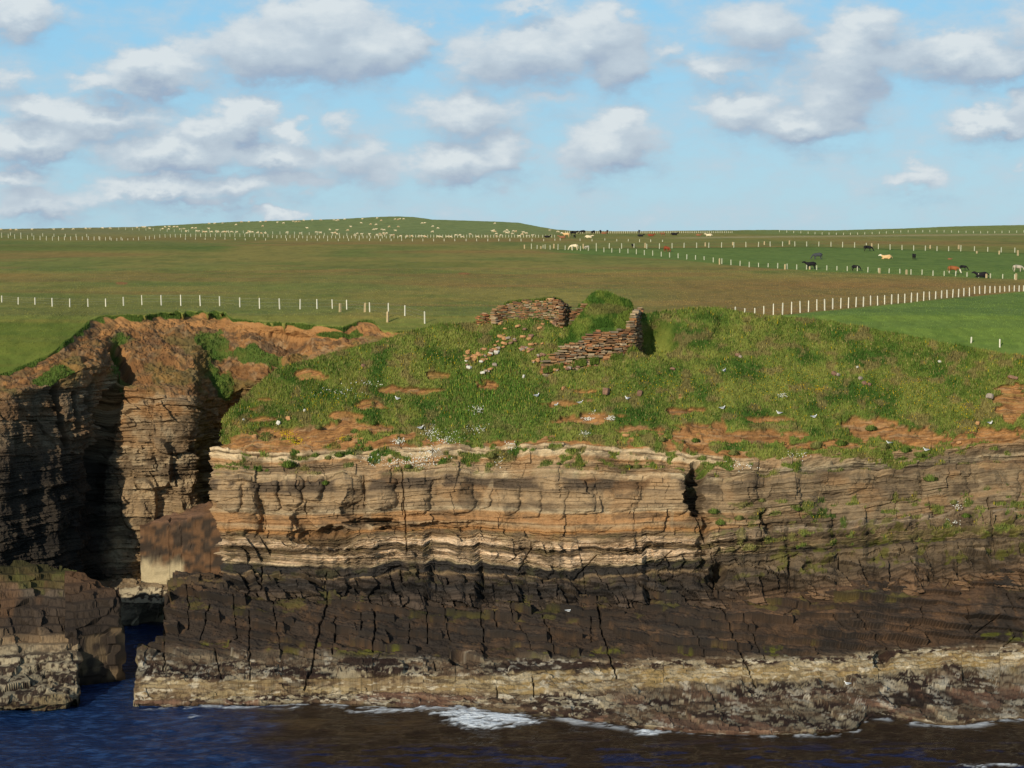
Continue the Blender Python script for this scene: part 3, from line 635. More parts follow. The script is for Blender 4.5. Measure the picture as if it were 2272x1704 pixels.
ea = mixc(ea, SOIL*.55, .75*ss(.42, .6, fbm(X/2, Yw/2, Z/1.2, seed=227, o=5))*(Tg < 4.95)*(1-ss(500, 540, DX)*(DR < 790)))
ea = mixc(ea, DARKBED, .45*ss(.55, .7, fbm(arcv/1.5, Z/.9, seed=217)))
ea = mixc(ea, ORANGE*1.05, ss(4.92, 5.05, Tg)*.75*(DX > 215))
ea = mixc(ea, G_BROWN*.7, .5*ss(.5, .6, fbm(X/1.2, Yw/1.2, Z/.8, seed=247))*(DX < 470))
C = mixc(C, ea, soilw)
gm = np.clip(ss(.50, .58, fbm(arcv/3, Z/2, seed=218, o=5)+.0*Tg)*soilw*(1-ss(4.8, 4.95, Tg)), 0, 1)
gm *= np.clip(.25+ss(430, 480, DX)*1.0+.7*np.exp(-((DX-262)/20)**2), 0, 1)
gm *= (1-.7*ss(480, 520, DX))
gm = np.maximum(gm, .9*ss(0, .4, 1-((DX-548)/66)**2-((DR-(768+.25*(DX-540)))/26)**2+2.2*(fbm(DX/22, DR/14, seed=219)-.5)))
gm = np.maximum(gm, .85*ss(0, .4, 1-((DX-462)/48)**2-((DR-735)/24)**2+2.2*(fbm(DX/24, DR/14, seed=220)-.5)))
gm = np.maximum(gm, .85*ss(0, .4, 1-((DX-735)/55)**2-((DR-722)/6)**2+1.2*(fbm(DX/24, DR/14, seed=221)-.5)))
gm = np.maximum(gm, .8*ss(0, .4, 1-((DX-115)/55)**2-((DR-(826-.25*(DX-60)))/13)**2+1.0*(fbm(DX/24, DR/14, seed=222)-.5)))
gm = np.maximum(gm, ss(5.72, 5.85, Tg+.5*(vn(arcv/1.2, 0*Z, seed=223)-.5)))
tf = mixc(G_MID*.8, G_DARK, ss(.4, .6, fbm(X/1.5, Yw/1.5, Z/1.5, seed=224)))
C = mixc(C, tf, gm)
P_cove, G_cove, DXc, DRc = P, gm, DX, DR
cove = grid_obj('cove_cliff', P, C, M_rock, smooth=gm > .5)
tag(cove, 'shaded cove cliff with orange earth slope and turf lip', 'cliff', kind='structure')
# ================================================================= 5. LEFT PLATFORM, inner shelf and cove blocks (skirted plates)
def plate(name, label, colsx, rows, ys, right_skirt=True, left_skirt=False, pal=0, seed=0, step=1.6, amp=1.0, zmin=-1.6, frontskirt=False, cat='rocks', kind=None, dark=1.0):
    """a rock plate given as control columns (display px); rows listed back (top) to front (bottom); its open sides drop to the sea"""
    nl_ = len(rows[0]); T_ = np.arange(nl_, dtype=float)[::-1]
    rr = np.array([r[::-1] for r in rows])*K; yy = np.array([q[::-1] for q in ys])
    px = np.arange(colsx[0], colsx[-1]+.1, step)*K
    nt_ = int((max(r[-1] for r in rows)-min(r[0] for r in rows))/1.3)+4
    t = np.linspace(0, nl_-1, nt_)
    R, Y = net(np.array(colsx)*K, np.arange(nl_), rr, yy, px, t)
    PX_ = np.broadcast_to(px, R.shape)+(vn(t/.12, 0*t, seed=seed+9)[:, None]-.5)*5*ss(px[-1]-40, px[-1], px)[None, :]
    P = PT(PX_, R, Y)
    X, Yw = P[..., 0], P[..., 1]
    v = Yw*.35+X*.1+.8*(fbm(X/5, Yw/5, seed=seed)-.5); l = np.floor(v/.7); lf = v/.7-l
    b = hsh(l, np.floor(X/(2+2*hsh(l, l*0, l*0, seed+1))), l*0, seed+2)
    v3 = Yw*.5-X*.45+.6*(fbm(X/4, Yw/4, seed=seed+50)-.5); l3 = np.floor(v3/1.6); b3 = hsh(l3, np.floor((X+Yw*.6)/2.8+3*hsh(l3, 0*l3, 0*l3, seed+51)), 0*l3, seed+52)
    d = ((b-.5)*.6+(b3-.5)*.5*(.3 if pal else 1)+(fbm(X/1.3, Yw/1.3, seed=seed+3, g=.65, o=5)-.5)*.4)*amp
    N = outward(P, 5)
    P = P+N*d[..., None]
    zs_ = (P[..., 2]+.7*(fbm(X/4, Yw/4, seed=seed+60, o=4)-.5))/.75; zf_ = zs_-np.floor(zs_); P[..., 2] += .62*(ss(.5, .95, zf_)-zf_)*(P[..., 2] > .3)*(.25 if pal else 1)
    DX, DR = PX_/K, R/K
    f = 1-t/(nl_-1); f = f[:, None]+0*X
    n3 = .6*fbm(X/1.4, Yw/1.2, P[..., 2]/.5, seed=seed+4, o=5, g=.7)+.4*fbm(X/.45, Yw/.6, P[..., 2]/.2, seed=seed+41, o=3); n4 = fbm(X/4, Yw/4, seed=seed+5)
    if pal == 0:
        C = ramp(f*1.0+.1*(n4-.5), [(0, mixc(MOSS*.25, SLAB, .5)), (.10, lin(86, 74, 46)), (.14, lin(96, 84, 70)), (.18, SLAB*1.05), (.30, SLAB*1.25), (.36, GREY), (.44, PALE*.8), (.64, PALE*.75), (.68, FACEY*.7), (1, FACEY*.3)] if not frontskirt else [(0, SLABO*.7), (.5, SLAB), (1, SLAB*.9)])
        C = mixc(C, WEED, ss(.47, .54, n3)*ss(.34, .46, f)*.95*(0 if frontskirt else 1))
        C = mixc(C, SLABO, .6*ss(.5, .66, n4)*(f < .36))
        C = mixc(C, lin(84, 84, 40), .6*ss(.5, .62, fbm(X/2, Yw/2, seed=seed+6))*(f < .15)*(0 if frontskirt else 1))
    elif pal == 1:
        C = mixc(PALE*1.0+0*X[..., None], WEED, ss(.49, .55, n3)*.9*ss(.75, .45, f))
        C = mixc(C, GREY*.8, (f < .2)*.8)
    else:
        C = mixc(lin(112, 86, 68)+0*X[..., None], SLABO*1.1, ss(.4, .6, n4))  # sunlit top of the block painted lighter than its front
        C = mixc(C, BLACK, .5*ss(.5, .65, n3))
    C = C*(.82+.35*b)[..., None]*(.85+.3*b3)[..., None]*dark*.85
    rings = [(P, C)]
    def drop(edge_v, edge_c, n=30):
        out, oc = [], []
        for k in range(1, n+1):
            g = k/n; q = edge_v.copy(); q[:, 2] = edge_v[:, 2]*(1-g)+np.minimum(zmin, edge_v[:, 2]-.3)*g
            nn = vn(q[:, 0]/2+q[:, 1]/2, q[:, 2]/1.4, seed=seed+30)-.5
            bb = hsh(np.floor((edge_v[:, 0]+edge_v[:, 1])/1.7), np.floor(q[:, 2]/1.1+.3), 0*nn, seed+40)-.5
            kb = .25 if pal == 2 else 1
            q[:, 0] += kb*(nn*.5+.5*bb); q[:, 1] += kb*(nn*.3+.7*bb); out.append(q)
            cc = mixc(SLAB*.9 if pal != 1 else GREY, (GREY*.5 if pal == 0 else FACEY*.8), ss(.35, .7, vn(q[:, 0]+q[:, 1], q[:, 2]/.8, seed=seed+31)))
            if pal == 2:
                cc = mixc(SLAB*1.0, SLABO*.9, ss(.4, .6, fbm(q[:, 0]/1.2, q[:, 2]/.5, seed=seed+33)))*(.75+.5*hsh(np.floor(q[:, 0]/1.5), np.floor(q[:, 2]/.7), 0*q[:, 0], 5))[:, None]
                cc = mixc(cc, lin(176, 160, 126)*(.85+.3*fbm(q[:, 0]*2, q[:, 2]*2, seed=4))[:, None], ss(8.2, 6.4, q[:, 2]+2.4*(fbm(q[:, 0]/.8, q[:, 2]/1.5, seed=3)-.5))*ss(-39.9, -40.6, q[:, 0]))
            oc.append(cc*(1-.6*ss(.6, 0, q[:, 2]))[:, None])
        return out, oc
    if right_skirt:
        o1, c1 = drop(P[:, -1], C[:, -1]); P = np.concatenate([P, np.stack(o1, 1)], 1); C = np.concatenate([C, np.stack(c1, 1)], 1)
    if left_skirt:
        o1, c1 = drop(P[:, 0], C[:, 0]); P = np.concatenate([np.stack(o1[::-1], 1), P], 1); C = np.concatenate([np.stack(c1[::-1], 1), C], 1)
    if frontskirt:
        o1, c1 = drop(P[0], C[0]); P = np.concatenate([np.stack(o1[::-1], 0), P], 0); C = np.concatenate([np.stack(c1[::-1], 0), C], 0)
    o = grid_obj(name, P, C, M_rock)
    return tag(o, label, cat, kind=kind)
zz = lambda x, r, z: float(Yz(x*K, r*K, z))
rA = [[1205, 1290, 1360, 1440, 1525, 1532, 1600], [1212, 1290, 1370, 1440, 1525, 1533, 1600], [1216, 1290, 1370, 1440, 1522, 1532, 1600], [1222, 1290, 1370, 1440, 1515, 1528, 1590], [1230, 1292, 1370, 1440, 1505, 1518, 1580]]
xA = [-220, 0, 80, 140, 166]
zA = [(12, 8.9, 5.9, 2.9, 1.0, -.1, -2), (11.8, 8.7, 5.5, 2.9, 1.0, -.1, -2), (11.3, 8.5, 5.4, 2.9, 1.0, -.1, -2), (10.9, 8.4, 5.3, 2.9, 1.0, -.1, -2), (10.6, 8.3, 5.3, 2.9, 1.0, -.1, -2)]
plate('rock_platform', 'broad weed spotted rock platform at the left below the dark cliff', xA, rA, [[zz(x, a, b) for a, b in zip(r, q)] for x, r, q in zip(xA, rA, zA)], seed=300, kind='structure')
r2 = [[1226, 1262, 1298, 1345, 1368], [1236, 1268, 1300, 1340, 1362], [1252, 1272, 1300, 1335, 1356], [1270, 1278, 1296, 1325, 1346]]
x2 = [140, 180, 215, 258]
z2 = [(11.0, 9.6, 8.3, 6.6, 5.8), (10.6, 9.4, 8.3, 6.7, 5.9), (9.9, 9.2, 8.2, 6.8, 6.0), (9.1, 8.9, 8.3, 7.2, 6.3)]
plate('rock_platform', 'dark jointed rear block of the left platform beside the narrow channel', x2, r2, [[zz(x, a, b) for a, b in zip(r, q)] for x, r, q in zip(x2, r2, z2)],
      seed=320, frontskirt=True, kind='structure', dark=.9)
r3 = [[1255, 1275, 1300, 1340, 1352], [1254, 1272, 1300, 1338, 1350], [1256, 1272, 1300, 1332, 1344], [1262, 1275, 1300, 1325, 1338]]
x3 = [205, 270, 320, 366]
plate('rock_shelf', 'pale weed flecked shelf at the head of the channel', x3, r3, [[zz(x, a, b) for a, b in zip(r, (5.4, 4.8, 3.4, 1.0, .15))] for x, r in zip(x3, r3)], pal=1, seed=340, left_skirt=True, frontskirt=True, kind='structure')
r4 = [[1121, 1130, 1141], [1109, 1120, 1131], [1095, 1108, 1120], [1085, 1098, 1112], [1072, 1086, 1098]]
x4 = [302, 350, 400, 440, 500]
plate('fallen_block', 'huge brown fallen block with a pale foot in the cove behind the headland', x4, r4, [[212.2, 210.6, 208.9], [212, 210.5, 208.8], [212, 210.5, 208.7], [212.5, 211, 208.6], [213, 211, 208.5]], pal=2, seed=360, left_skirt=True, frontskirt=True, amp=.7, zmin=-.5, cat='rock')
# ================================================================= 6. SEA
def axis(a, b, c, d, fine, coarse):
    return np.unique(np.concatenate([np.geomspace(1, b-a+1, coarse)[::-1]*-1+b+1, np.arange(b, c, fine), c+np.geomspace(1, d-c+1, coarse)-1]))
xs = axis(-3000, -66, 66, 3000, .22, 30); ysx = axis(-3000, 146, 222, 226, .24, 26)
XX, YY = np.meshgrid(xs, ysx)
inn = ss(-110, -70, XX)*(1-ss(70, 110, XX))*ss(120, 146, YY)
ZZ = ((fbm(XX/3.0, YY/1.6, seed=401, o=4)-.5)*.42+(fbm(XX/14, YY/7, seed=402, o=2)-.5)*.35)*inn-.02
pw, rw = proj(np.stack([XX, YY, ZZ*0], -1)); DXw, DRw = pw/K, rw/K
foam = np.zeros_like(XX)
fn = fbm(XX/2.6, YY/1.1, seed=403, o=5, g=.65); fn2 = fbm(XX/.8, YY/.6, seed=404, o=4, g=.6)
for (cx, cy, rx, ry, w) in ((1060, 1557, 125, 19, 1.15), (1010, 1540, 90, 13, .95), (890, 1530, 120, 10, .75), (1010, 1525, 60, 10, .8), (800, 1532, 90, 9, .65), (510, 1527, 60, 9, .72), (440, 1548, 70, 6, .5), (1400, 1570, 90, 8, .7), (1400, 1583, 60, 9, .95), (1300, 1563, 70, 7, .6), (1530, 1590, 60, 7, .65), (2130, 1655, 90, 6, .6), (2190, 1560, 60, 8, .55), (610, 1529, 60, 6, .55), (1660, 1592, 90, 5, .5)):
    foam = np.maximum(foam, w*np.clip(1.15-((DXw-cx)/rx)**2-((DRw-cy)/ry)**2, 0, 1)**.6)
lace = 1-np.abs(fbm(XX/1.9+.6*fn2, YY/.7, seed=410, o=4, g=.6)-.5)*9
shore = np.zeros_like(XX)
foam = np.clip(ss(.66, 1.0, foam*.86+(fn-.5)*1.1+(fn2-.5)*.9)+.85*ss(.38, .7, foam*.8+(fn-.5)*.8)*ss(.1, .9, lace), 0, 1)
wl = np.interp(DXw, fx, f_w); dwl = DRw-wl-4*(fbm(XX/3, YY/3, seed=411)-.5)
foam = np.maximum(foam, .6*ss(-4, 0, dwl)*(1-ss(1.5, 7+5*fn, dwl))*ss(.46, .60, fbm(XX/2.0, YY/1.0, seed=412, o=4, g=.65))*(DXw > 288))
foam *= (foam > .02)
ZZ += foam*.10
BL = lin(20, 44, 82); BR = lin(44, 33, 22); BRL = lin(84, 66, 40)
shal_refl = ss(.25, .75, ss(330, 760, DXw+60*(fbm(XX/9, YY/5, seed=405)-.5)-.6*(DRw-1600))*.85+.6*(fbm(XX/6, YY/2.2, seed=406)-.5))
Cw = mixc(BL, BR, shal_refl)  # sky and cliff reflections painted into the base colour, with weedy shallows
Cw = mixc(Cw, BRL, .55*shal_refl*ss(1600, 1545, DRw)*ss(.45, .6, fbm(XX/4, YY/2, seed=407)))
Cw = mixc(Cw, lin(12, 36, 78), .75*shal_refl*ss(.56, .66, fbm(XX/2.2, YY/.9, seed=408))*ss(1590, 1640, DRw))
rip = fbm(XX/1.3, YY/.55, seed=409, o=4, g=.65)
Cw = Cw*(.45+1.1*rip)[..., None]  # light and dark of the ripples painted into the water colour
Cw = mixc(Cw, lin(64, 96, 140), .30*(1-shal_refl)*ss(.52, .68, rip))
Cw = mixc(Cw, lin(226, 232, 236), foam)
M_sea, nt, b = new_mat('sea_water')
at = nt.nodes.new('ShaderNodeAttribute'); at.attribute_name = 'Col'
nt.links.new(at.outputs['Color'], b.inputs['Base Color'])
b.inputs['IOR'].default_value = 1.33; b.inputs['Specular IOR Level'].default_value = 0.35
mr = nt.nodes.new('ShaderNodeMapRange'); mr.inputs['To Min'].default_value = .12; mr.inputs['To Max'].default_value = .8
nt.links.new(at.outputs['Alpha'], mr.inputs['Value']); nt.links.new(mr.outputs['Result'], b.inputs['Roughness'])
tc = nt.nodes.new('ShaderNodeTexCoord'); mp = nt.nodes.new('ShaderNodeMapping'); mp.inputs['Scale'].default_value = (1, 1.6, 1)
nt.links.new(tc.outputs['Object'], mp.inputs['Vector'])
n = nt.nodes.new('ShaderNodeTexNoise'); n.inputs['Scale'].default_value = 1.6; n.inputs['Detail'].default_value = 6; n.inputs['Roughness'].default_value = .6
nt.links.new(mp.outputs['Vector'], n.inputs['Vector'])
bp = nt.nodes.new('ShaderNodeBump'); bp.inputs['Distance'].default_value = .35; bp.inputs['Strength'].default_value = .9
nt.links.new(n.outputs['Fac'], bp.inputs['Height']); nt.links.new(bp.outputs['Normal'], b.inputs['Normal'])
sea = grid_obj('sea', np.stack([XX, YY, ZZ], -1), Cw, M_sea, smooth=True, alpha=foam)
tag(sea, 'dark blue and brown sea with foam at the rocks', 'sea', kind='structure')
#PART2
# ================================================================= helpers for things that stand on the ground
PXH, RWH = proj(P_head); PXH = np.where((np.arange(P_head.shape[1]) >= 44)[None, :], PXH, 1e6)
def on_head(px, row):
    c = np.abs(PXH[PXH.shape[0]//2]-px).argmin(); a, b = max(0, c-90), c+90
    d = (PXH[:, a:b]-px)**2+(RWH[:, a:b]-row)**2; i, j = np.unravel_index(d.argmin(), d.shape)
    return Vector(P_head[i, a+j].tolist())
PXF, RWF = proj(P_fore)
def on_fore(px, row):
    d = (PXF-px)**2+(RWF-row)**2; i, j = np.unravel_index(d.argmin(), d.shape)
    return Vector(P_fore[i, j].tolist())
def wall_mesh(path, base, top, thick=.5, seed=0, tint=None, ch=.17):
    """dry-stone courses along a plan path; base/top give z for each path point. returns verts, faces, colours"""
    r = random.Random(seed); V, Fc, Cc = [], [], []
    pts = [Vector((p[0], p[1])) for p in path]
    L = [0]
    for a, b in zip(pts[:-1], pts[1:]): L.append(L[-1]+(b-a).length)
    def at(s):
        s = min(max(s, 0), L[-1]-1e-4)
        k = max(i for i in range(len(pts)-1) if L[i] <= s); f = (s-L[k])/(L[k+1]-L[k])
        d = (pts[k+1]-pts[k]).normalized(); p = pts[k].lerp(pts[k+1], f)
        return p, d, base[k]*(1-f)+base[k+1]*f, top[k]*(1-f)+top[k+1]*f
    zlo, zhi = min(base)-.4, max(top); z = zlo
    pal = [lin(166, 122, 82), lin(156, 114, 76), lin(144, 112, 82), lin(172, 136, 96), lin(122, 96, 72), lin(158, 108, 74), lin(134, 118, 96), lin(170, 148, 116)]
    while z < zhi:
        h = ch*r.uniform(.6, 1.5); s = -r.uniform(0, .4)
        while s < L[-1]:
            if r.random() < .04: s += .3; continue
            ln = ch*r.uniform(1.4, 5.5); p, d, b, t = at(s+ln/2)
            tt = t+r.uniform(-.22, .16)
            if z < tt and z+h > b-.5:
                n = Vector((d.y, -d.x)); o = r.uniform(-.24, .10); dz = r.uniform(-.03, .03)+.16*math.sin(s*1.7+seed)+.09*math.sin(s*4.1+seed*2+z); hh = h-r.uniform(.02, .07); l2 = ln/2-r.uniform(.01, .05)
                vs = []
                for (sx, sn, sz) in ((-1, 1, 0), (1, 1, 0), (1, -1, 0), (-1, -1, 0), (-1, 1, 1), (1, 1, 1), (1, -1, 1), (-1, -1, 1)):
                    q = p+d*(sx*l2*(1+r.uniform(-.05, .05)))+n*(sn*thick/2+(o if sn > 0 else 0)+r.uniform(-.03, .03))
                    vs.append((q.x, q.y, z+dz+sz*hh+r.uniform(-.03, .03)))
                k = len(V); V += vs
                Fc += [(k, k+3, k+2, k+1), (k+4, k+5, k+6, k+7), (k, k+1, k+5, k+4), (k+1, k+2, k+6, k+5), (k+2, k+3, k+7, k+6), (k+3, k, k+4, k+7)]
                c = r.choice(pal)*r.uniform(.62, 1.15)
                if tint is not None: c = c*tint
                Cc += [c]*8
            s += ln
        z += h
    return V, Fc, Cc
M_stone = vc_mat('ruin_stone', 9.0, .3, .03, 20, .9)
def zat(px, row, Y): return float(PT(px, row, Y)[2])
def wpt(px, Y): q = PT(px, 700, Y); return (float(q[0]), float(q[1]))
def blades(name, P0, C0, hmin, hmax, wid, label, cat, parent=None, lean=.35, seed=0, tag_=True, flat=None):
    g = np.random.default_rng(seed); n = len(P0)
    h = g.uniform(hmin, hmax, n); a = g.uniform(0, 2*PI, n); w = wid*g.uniform(.6, 1.4, n)
    la = g.uniform(0, 2*PI, n); ll = g.uniform(0, lean, n)*h
    p = P0.copy(); p[:, 2] -= .03
    d = np.stack([np.cos(a)*w/2, np.sin(a)*w/2, 0*a], 1)
    tip = p+np.stack([np.cos(la)*ll, np.sin(la)*ll, h], 1)
    V = np.stack([p-d, p+d, tip], 1).reshape(-1, 3)
    C = np.repeat(C0*g.uniform(.72, 1.28, (n, 1)), 3, 0); C[2::3] *= 1.12
    f = np.arange(3*n).reshape(-1, 3)
    o = mesh_obj(name, V, f, M_blade, vcol=C, parent=parent)
    if tag_: tag(o, label, cat, kind='stuff')
    return o
# ---- turf on the mound
g = np.random.default_rng(3)
nr, nc = G_head.shape; Cg_h = C_head
m = (G_head > .45)
idx = np.argwhere(m); sel = idx[g.choice(len(idx), 230000)]
P0 = P_head[sel[:, 0], sel[:, 1]]+g.normal(0, .06, (len(sel), 3))*[1, 1, 0]
C0 = Cg_h[sel[:, 0], sel[:, 1]].copy()*1.12
k = g.random(len(sel)); C0[k < .12] = lin(142, 132, 78)*.95; C0[(k > .12) & (k < .3)] *= .6; C0[k > .985] = lin(176, 150, 30)
blades('mound_grass', P0, C0, .12, .42, .085, 'tussocky green grass covering the mound on the headland', 'grass', seed=11)
# tall docks / nettles in the middle hollow
dxh = DX_h; drh = DR_h
m2_ = ((dxh-1085)/130)**2+((drh-850)/75)**2+2.8*(fbm(dxh/40, drh/25, seed=77)-.5) < .75
idx = np.argwhere(m2_ & m); sel = idx[g.choice(len(idx), 5000)]
P0 = P_head[sel[:, 0], sel[:, 1]]; C0 = np.where((g.random(len(sel)) < .12)[:, None], lin(150, 148, 60), lin(84, 112, 42)*g.uniform(.7, 1.3, (len(sel), 1)))
blades('tall_plants', P0, C0, .2, .55, .12, 'taller lush green plants in the hollow below the ruin', 'plants', seed=12, lean=.25)
# pasture tufts near the edge
RWg = DRg; mm = (RWg > 596)
idx = np.argwhere(mm); sel = idx[g.choice(len(idx), 90000)]
P0 = P_fld[sel[:, 0], sel[:, 1]]+g.normal(0, .12, (len(sel), 3))*[1, 1, 0]; C0 = C_fld[sel[:, 0], sel[:, 1]]*.95
blades('pasture_grass', P0, C0, .06, .18, .10, 'short rough grass on the pasture behind the cliff edge', 'grass', seed=13)
# cove ledge grass
idx = np.argwhere(G_cove > .5); sel = idx[g.choice(len(idx), 26000)]
blades('cove_grass', P_cove[sel[:, 0], sel[:, 1]], np.tile(lin(84, 104, 44), (len(sel), 1)), .12, .32, .10, 'dark green grass clumps on the cove slope and edge', 'grass', seed=14)
# ---- flowers
def flowers(name, spots, n, c, size, label, cat, seed):
    gg = np.random.default_rng(seed); V, Cc = [], []
    for (x, y, rx, ry, w) in spots:
        for _ in range(int(n*w)):
            p = on_head(x*K+gg.normal(0, rx*.5), y*K+gg.normal(0, ry*.5))
            s_ = size*gg.uniform(.6, 1.3); a = gg.uniform(0, PI); z = p.z+gg.uniform(.08, .3)
            V += [(p.x-s_/2, p.y-.05, z-s_/2), (p.x+s_/2, p.y-.05, z-s_/2), (p.x+s_/2, p.y+.02, z+s_/2), (p.x-s_/2, p.y+.02, z+s_/2)]
            Cc += [c*gg.uniform(.85, 1.1)]*4
    f = np.arange(len(V)).reshape(-1, 4)
    return tag(mesh_obj(name, np.array(V), f, M_blade, vcol=np.array(Cc)), label, cat, kind='stuff')
flowers('white_flowers', [(905, 1000, 38, 16, 1), (860, 957, 16, 7, .45), (850, 1003, 25, 8, .4), (935, 980, 30, 12, .6), (930, 935, 20, 16, .5), (1030, 887, 16, 7, .4), (1270, 908, 12, 4, .35), (1320, 906, 12, 4, .35), (1262, 940, 10, 6, .25), (1103, 966, 10, 8, .4), (965, 950, 30, 15, .5), (1030, 930, 26, 12, .25), (1600, 1010, 40, 8, .3), (800, 832, 30, 5, .15), (810, 995, 26, 14, .35), (1720, 985, 30, 8, .2), (2070, 1095, 14, 8, .2), (2060, 1130, 20, 8, .2), (740, 850, 60, 14, .25), (1690, 858, 16, 5, .2), (1285, 895, 10, 4, .2), (1075, 1000, 12, 10, .2)],
        170, lin(222, 222, 208), .065, 'clumps of small white sea campion flowers on the cliff top', 'flowers', 5)
flowers('yellow_flowers', [(620, 940, 20, 8, .6), (640, 955, 22, 9, .6), (740, 950, 14, 6, .3), (700, 860, 90, 30, .8), (1430, 830, 120, 30, .9), (1700, 830, 160, 50, 1.6), (1950, 850, 140, 50, 1.6), (2080, 890, 60, 40, .9), (1280, 850, 60, 20, .3), (930, 780, 120, 30, .5), (2100, 930, 20, 6, .3), (1770, 845, 14, 5, .3)],
        150, lin(196, 164, 24), .06, 'tiny yellow flowers scattered through the mound grass', 'flowers', 6)
# ================================================================= RUIN
ruin_root = empty('broch_ruin', tuple(on_head(1330, 760)))
tag(ruin_root, 'ruined drystone tower of reddish flagstones with turf growing on top', 'ruin')
inv = ruin_root.location.copy()
def rel(V): return np.array(V)-np.array(inv)
offs = []
def ruin_wall(name, pts, thick, seed, tint=None, ch=.145, label=None, dn=None):
    dn = dn or len(pts)
    off = sum(on_head(p[0], p[1]).y-p[3] for p in pts[:dn])/dn+.25; pts = [(p[0], p[1], p[2], p[3]+off) for p in pts]
    path = [wpt(p[0], p[3]) for p in pts]; base = [zat(p[0], p[1], p[3])-(1.6 if p[0] > 1385 and p[1] > 740 else .3) for p in pts]; top = [zat(p[0], p[2], p[3]) for p in pts]; offs.append(off)
    V, Fc, Cc = wall_mesh(path, base, top, thick, seed, tint, ch)
    o = mesh_obj(name, rel(V), np.array(Fc), M_stone, ruin_root, vcol=np.array(Cc))
    if label: o['label'] = label
    return o
# (px, base row, top row, distance)
ruin_wall('wall', [(1095, 704, 690, 209.2), (1108, 712, 682, 209.8), (1125, 717, 673, 210.3), (1150, 719, 669, 210.6), (1180, 719, 668, 210.7), (1210, 718, 664, 210.6), (1232, 714, 663, 210.2), (1246, 711, 668, 209.9)], .9, 1, label='curved upper wall catching the sun')
ruin_wall('wall', [(1246, 711, 672, 209.9), (1256, 708, 677, 211.2), (1262, 706, 684, 213)], .7, 2, tint=np.array([.6, .6, .6]), label='broken wall end beside the gap')
ruin_wall('wall', [(1264, 712, 700, 210.2), (1278, 710, 684, 210.6), (1296, 708, 673, 211.0)], .8, 3, label='low broken wall right of the gap')
ruin_wall('wall', [(1203, 824, 808, 203.8), (1222, 818, 786, 204.2), (1245, 812, 773, 204.6), (1270, 809, 762, 205.0), (1300, 806, 746, 205.3), (1340, 798, 733, 205.7), (1380, 791, 732, 206.3), (1404, 786, 733, 207.3)], .9, 4, label='tall outer wall with thick flagstone courses', ch=.2)
print('OFFS', offs)
ruin_wall('wall', [(1396, 745, 712, 206.9), (1404, 786, 694, 207.2), (1413, 786, 688, 208.6), (1419, 780, 686, 210.5), (1421, 775, 684, 213.5)], .8, 5, ch=.19, label='upright right hand corner of the tower', dn=2)
ruin_wall('wall', [(1059, 717, 700, 208.2), (1074, 718, 697, 208.3), (1086, 716, 704, 208.8)], .8, 6, tint=np.array([1.05, .9, .8]), label='small stub of wall left of the upper wall')
oW = offs[3]; oU = offs[0]
hpx = np.arange(1238, 1415, 1.7); ttq = np.linspace(0, 1, 84)
apex = np.interp(hpx, [1238, 1262, 1282, 1296, 1310, 1320, 1330, 1350, 1375, 1395, 1406, 1415], [716, 706, 680, 667, 654, 647, 643, 648, 657, 667, 676, 688])
frow = np.interp(hpx, [1238, 1270, 1300, 1340, 1395, 1415], [776, 764, 749, 737, 737, 742])
fY = np.interp(hpx, [1238, 1300, 1340, 1404, 1415], [205.0, 205.6, 206.0, 207.4, 208.5])+oW; aY = np.interp(hpx, [1238, 1330, 1415], [210.5, 210.6, 210.6])+oW
z0 = (HC+0*hpx); Rr = frow[None, :]+(apex-frow)[None, :]*np.minimum(ttq/.7, 1)[:, None]**.95
Yr = fY[None, :]+(aY-fY)[None, :]*(np.minimum(ttq/.7, 1)[:, None])
Pt_ = PT(np.broadcast_to(hpx, Rr.shape), Rr, Yr); back = np.clip((ttq-.7)/.3, 0, 1)[:, None]
Pt_[..., 1] += back*3.2; Pt_[..., 2] -= back**1.3*5.0
fr_ = np.clip(.06-ttq, 0, 1)[:, None]/.06; Pt_[..., 2] -= fr_*1.2; 
nn = fbm(Pt_[..., 0]/1.2, Pt_[..., 1]/1.2, Pt_[..., 2]/1.2, seed=501)-.5
Pt_[..., 2] += nn*.5*(1-back); 
sidel = ss(1402, 1412, hpx)[None, :]; Pt_[..., 2] -= sidel*1.5
cc = mixc(mixc(G_MID*1.1, G_DARK, ss(.4, .65, fbm(Pt_[..., 0]/1, Pt_[..., 2]/1, seed=502))), G_LITE, ss(.55, .7, fbm(Pt_[..., 0]/1.5, Pt_[..., 2]/1.5, seed=503)))
brp = ss(.0, .4, 1-((np.broadcast_to(hpx, Rr.shape)-1340)/60)**2-((Rr-688)/14)**2+1.6*(fbm(Pt_[..., 0]/1, Pt_[..., 2]/.8, seed=504)-.5))
cc = mixc(cc, G_BROWN*.9, brp*.45)
oc = grid_obj('turf_cap', Pt_-np.array(inv), cc, M_rock, smooth=True); oc.parent = ruin_root
q = Pt_.reshape(-1, 3); qc = cc.reshape(-1, 3); si = g.choice(len(q), 16000)
blades('grass', q[si]-np.array(inv), qc[si]*1.1, .12, .36, .09, None, None, parent=ruin_root, seed=15, tag_=False)['kind'] = 'stuff'
wx_ = g.uniform(1205, 1415, 3000); wr_ = np.interp(wx_, [1205, 1240, 1290, 1340, 1380, 1415], [826, 816, 808, 801, 793, 782])+g.uniform(-5, 4, 3000)
wk = fbm(wx_/9, 0*wx_, seed=520) > .47; wx_ = wx_[wk]; wr_ = wr_[wk]; wy_ = np.interp(wx_, [1203, 1245, 1300, 1380, 1415], [203.8, 204.6, 205.3, 206.3, 207.2])+oW-.62
blades('grass', PT(wx_, wr_, wy_)-np.array(inv), np.tile(lin(92, 108, 44), (len(wx_), 1)), .2, .7, .08, None, None, parent=ruin_root, seed=17, tag_=False)['kind'] = 'stuff'
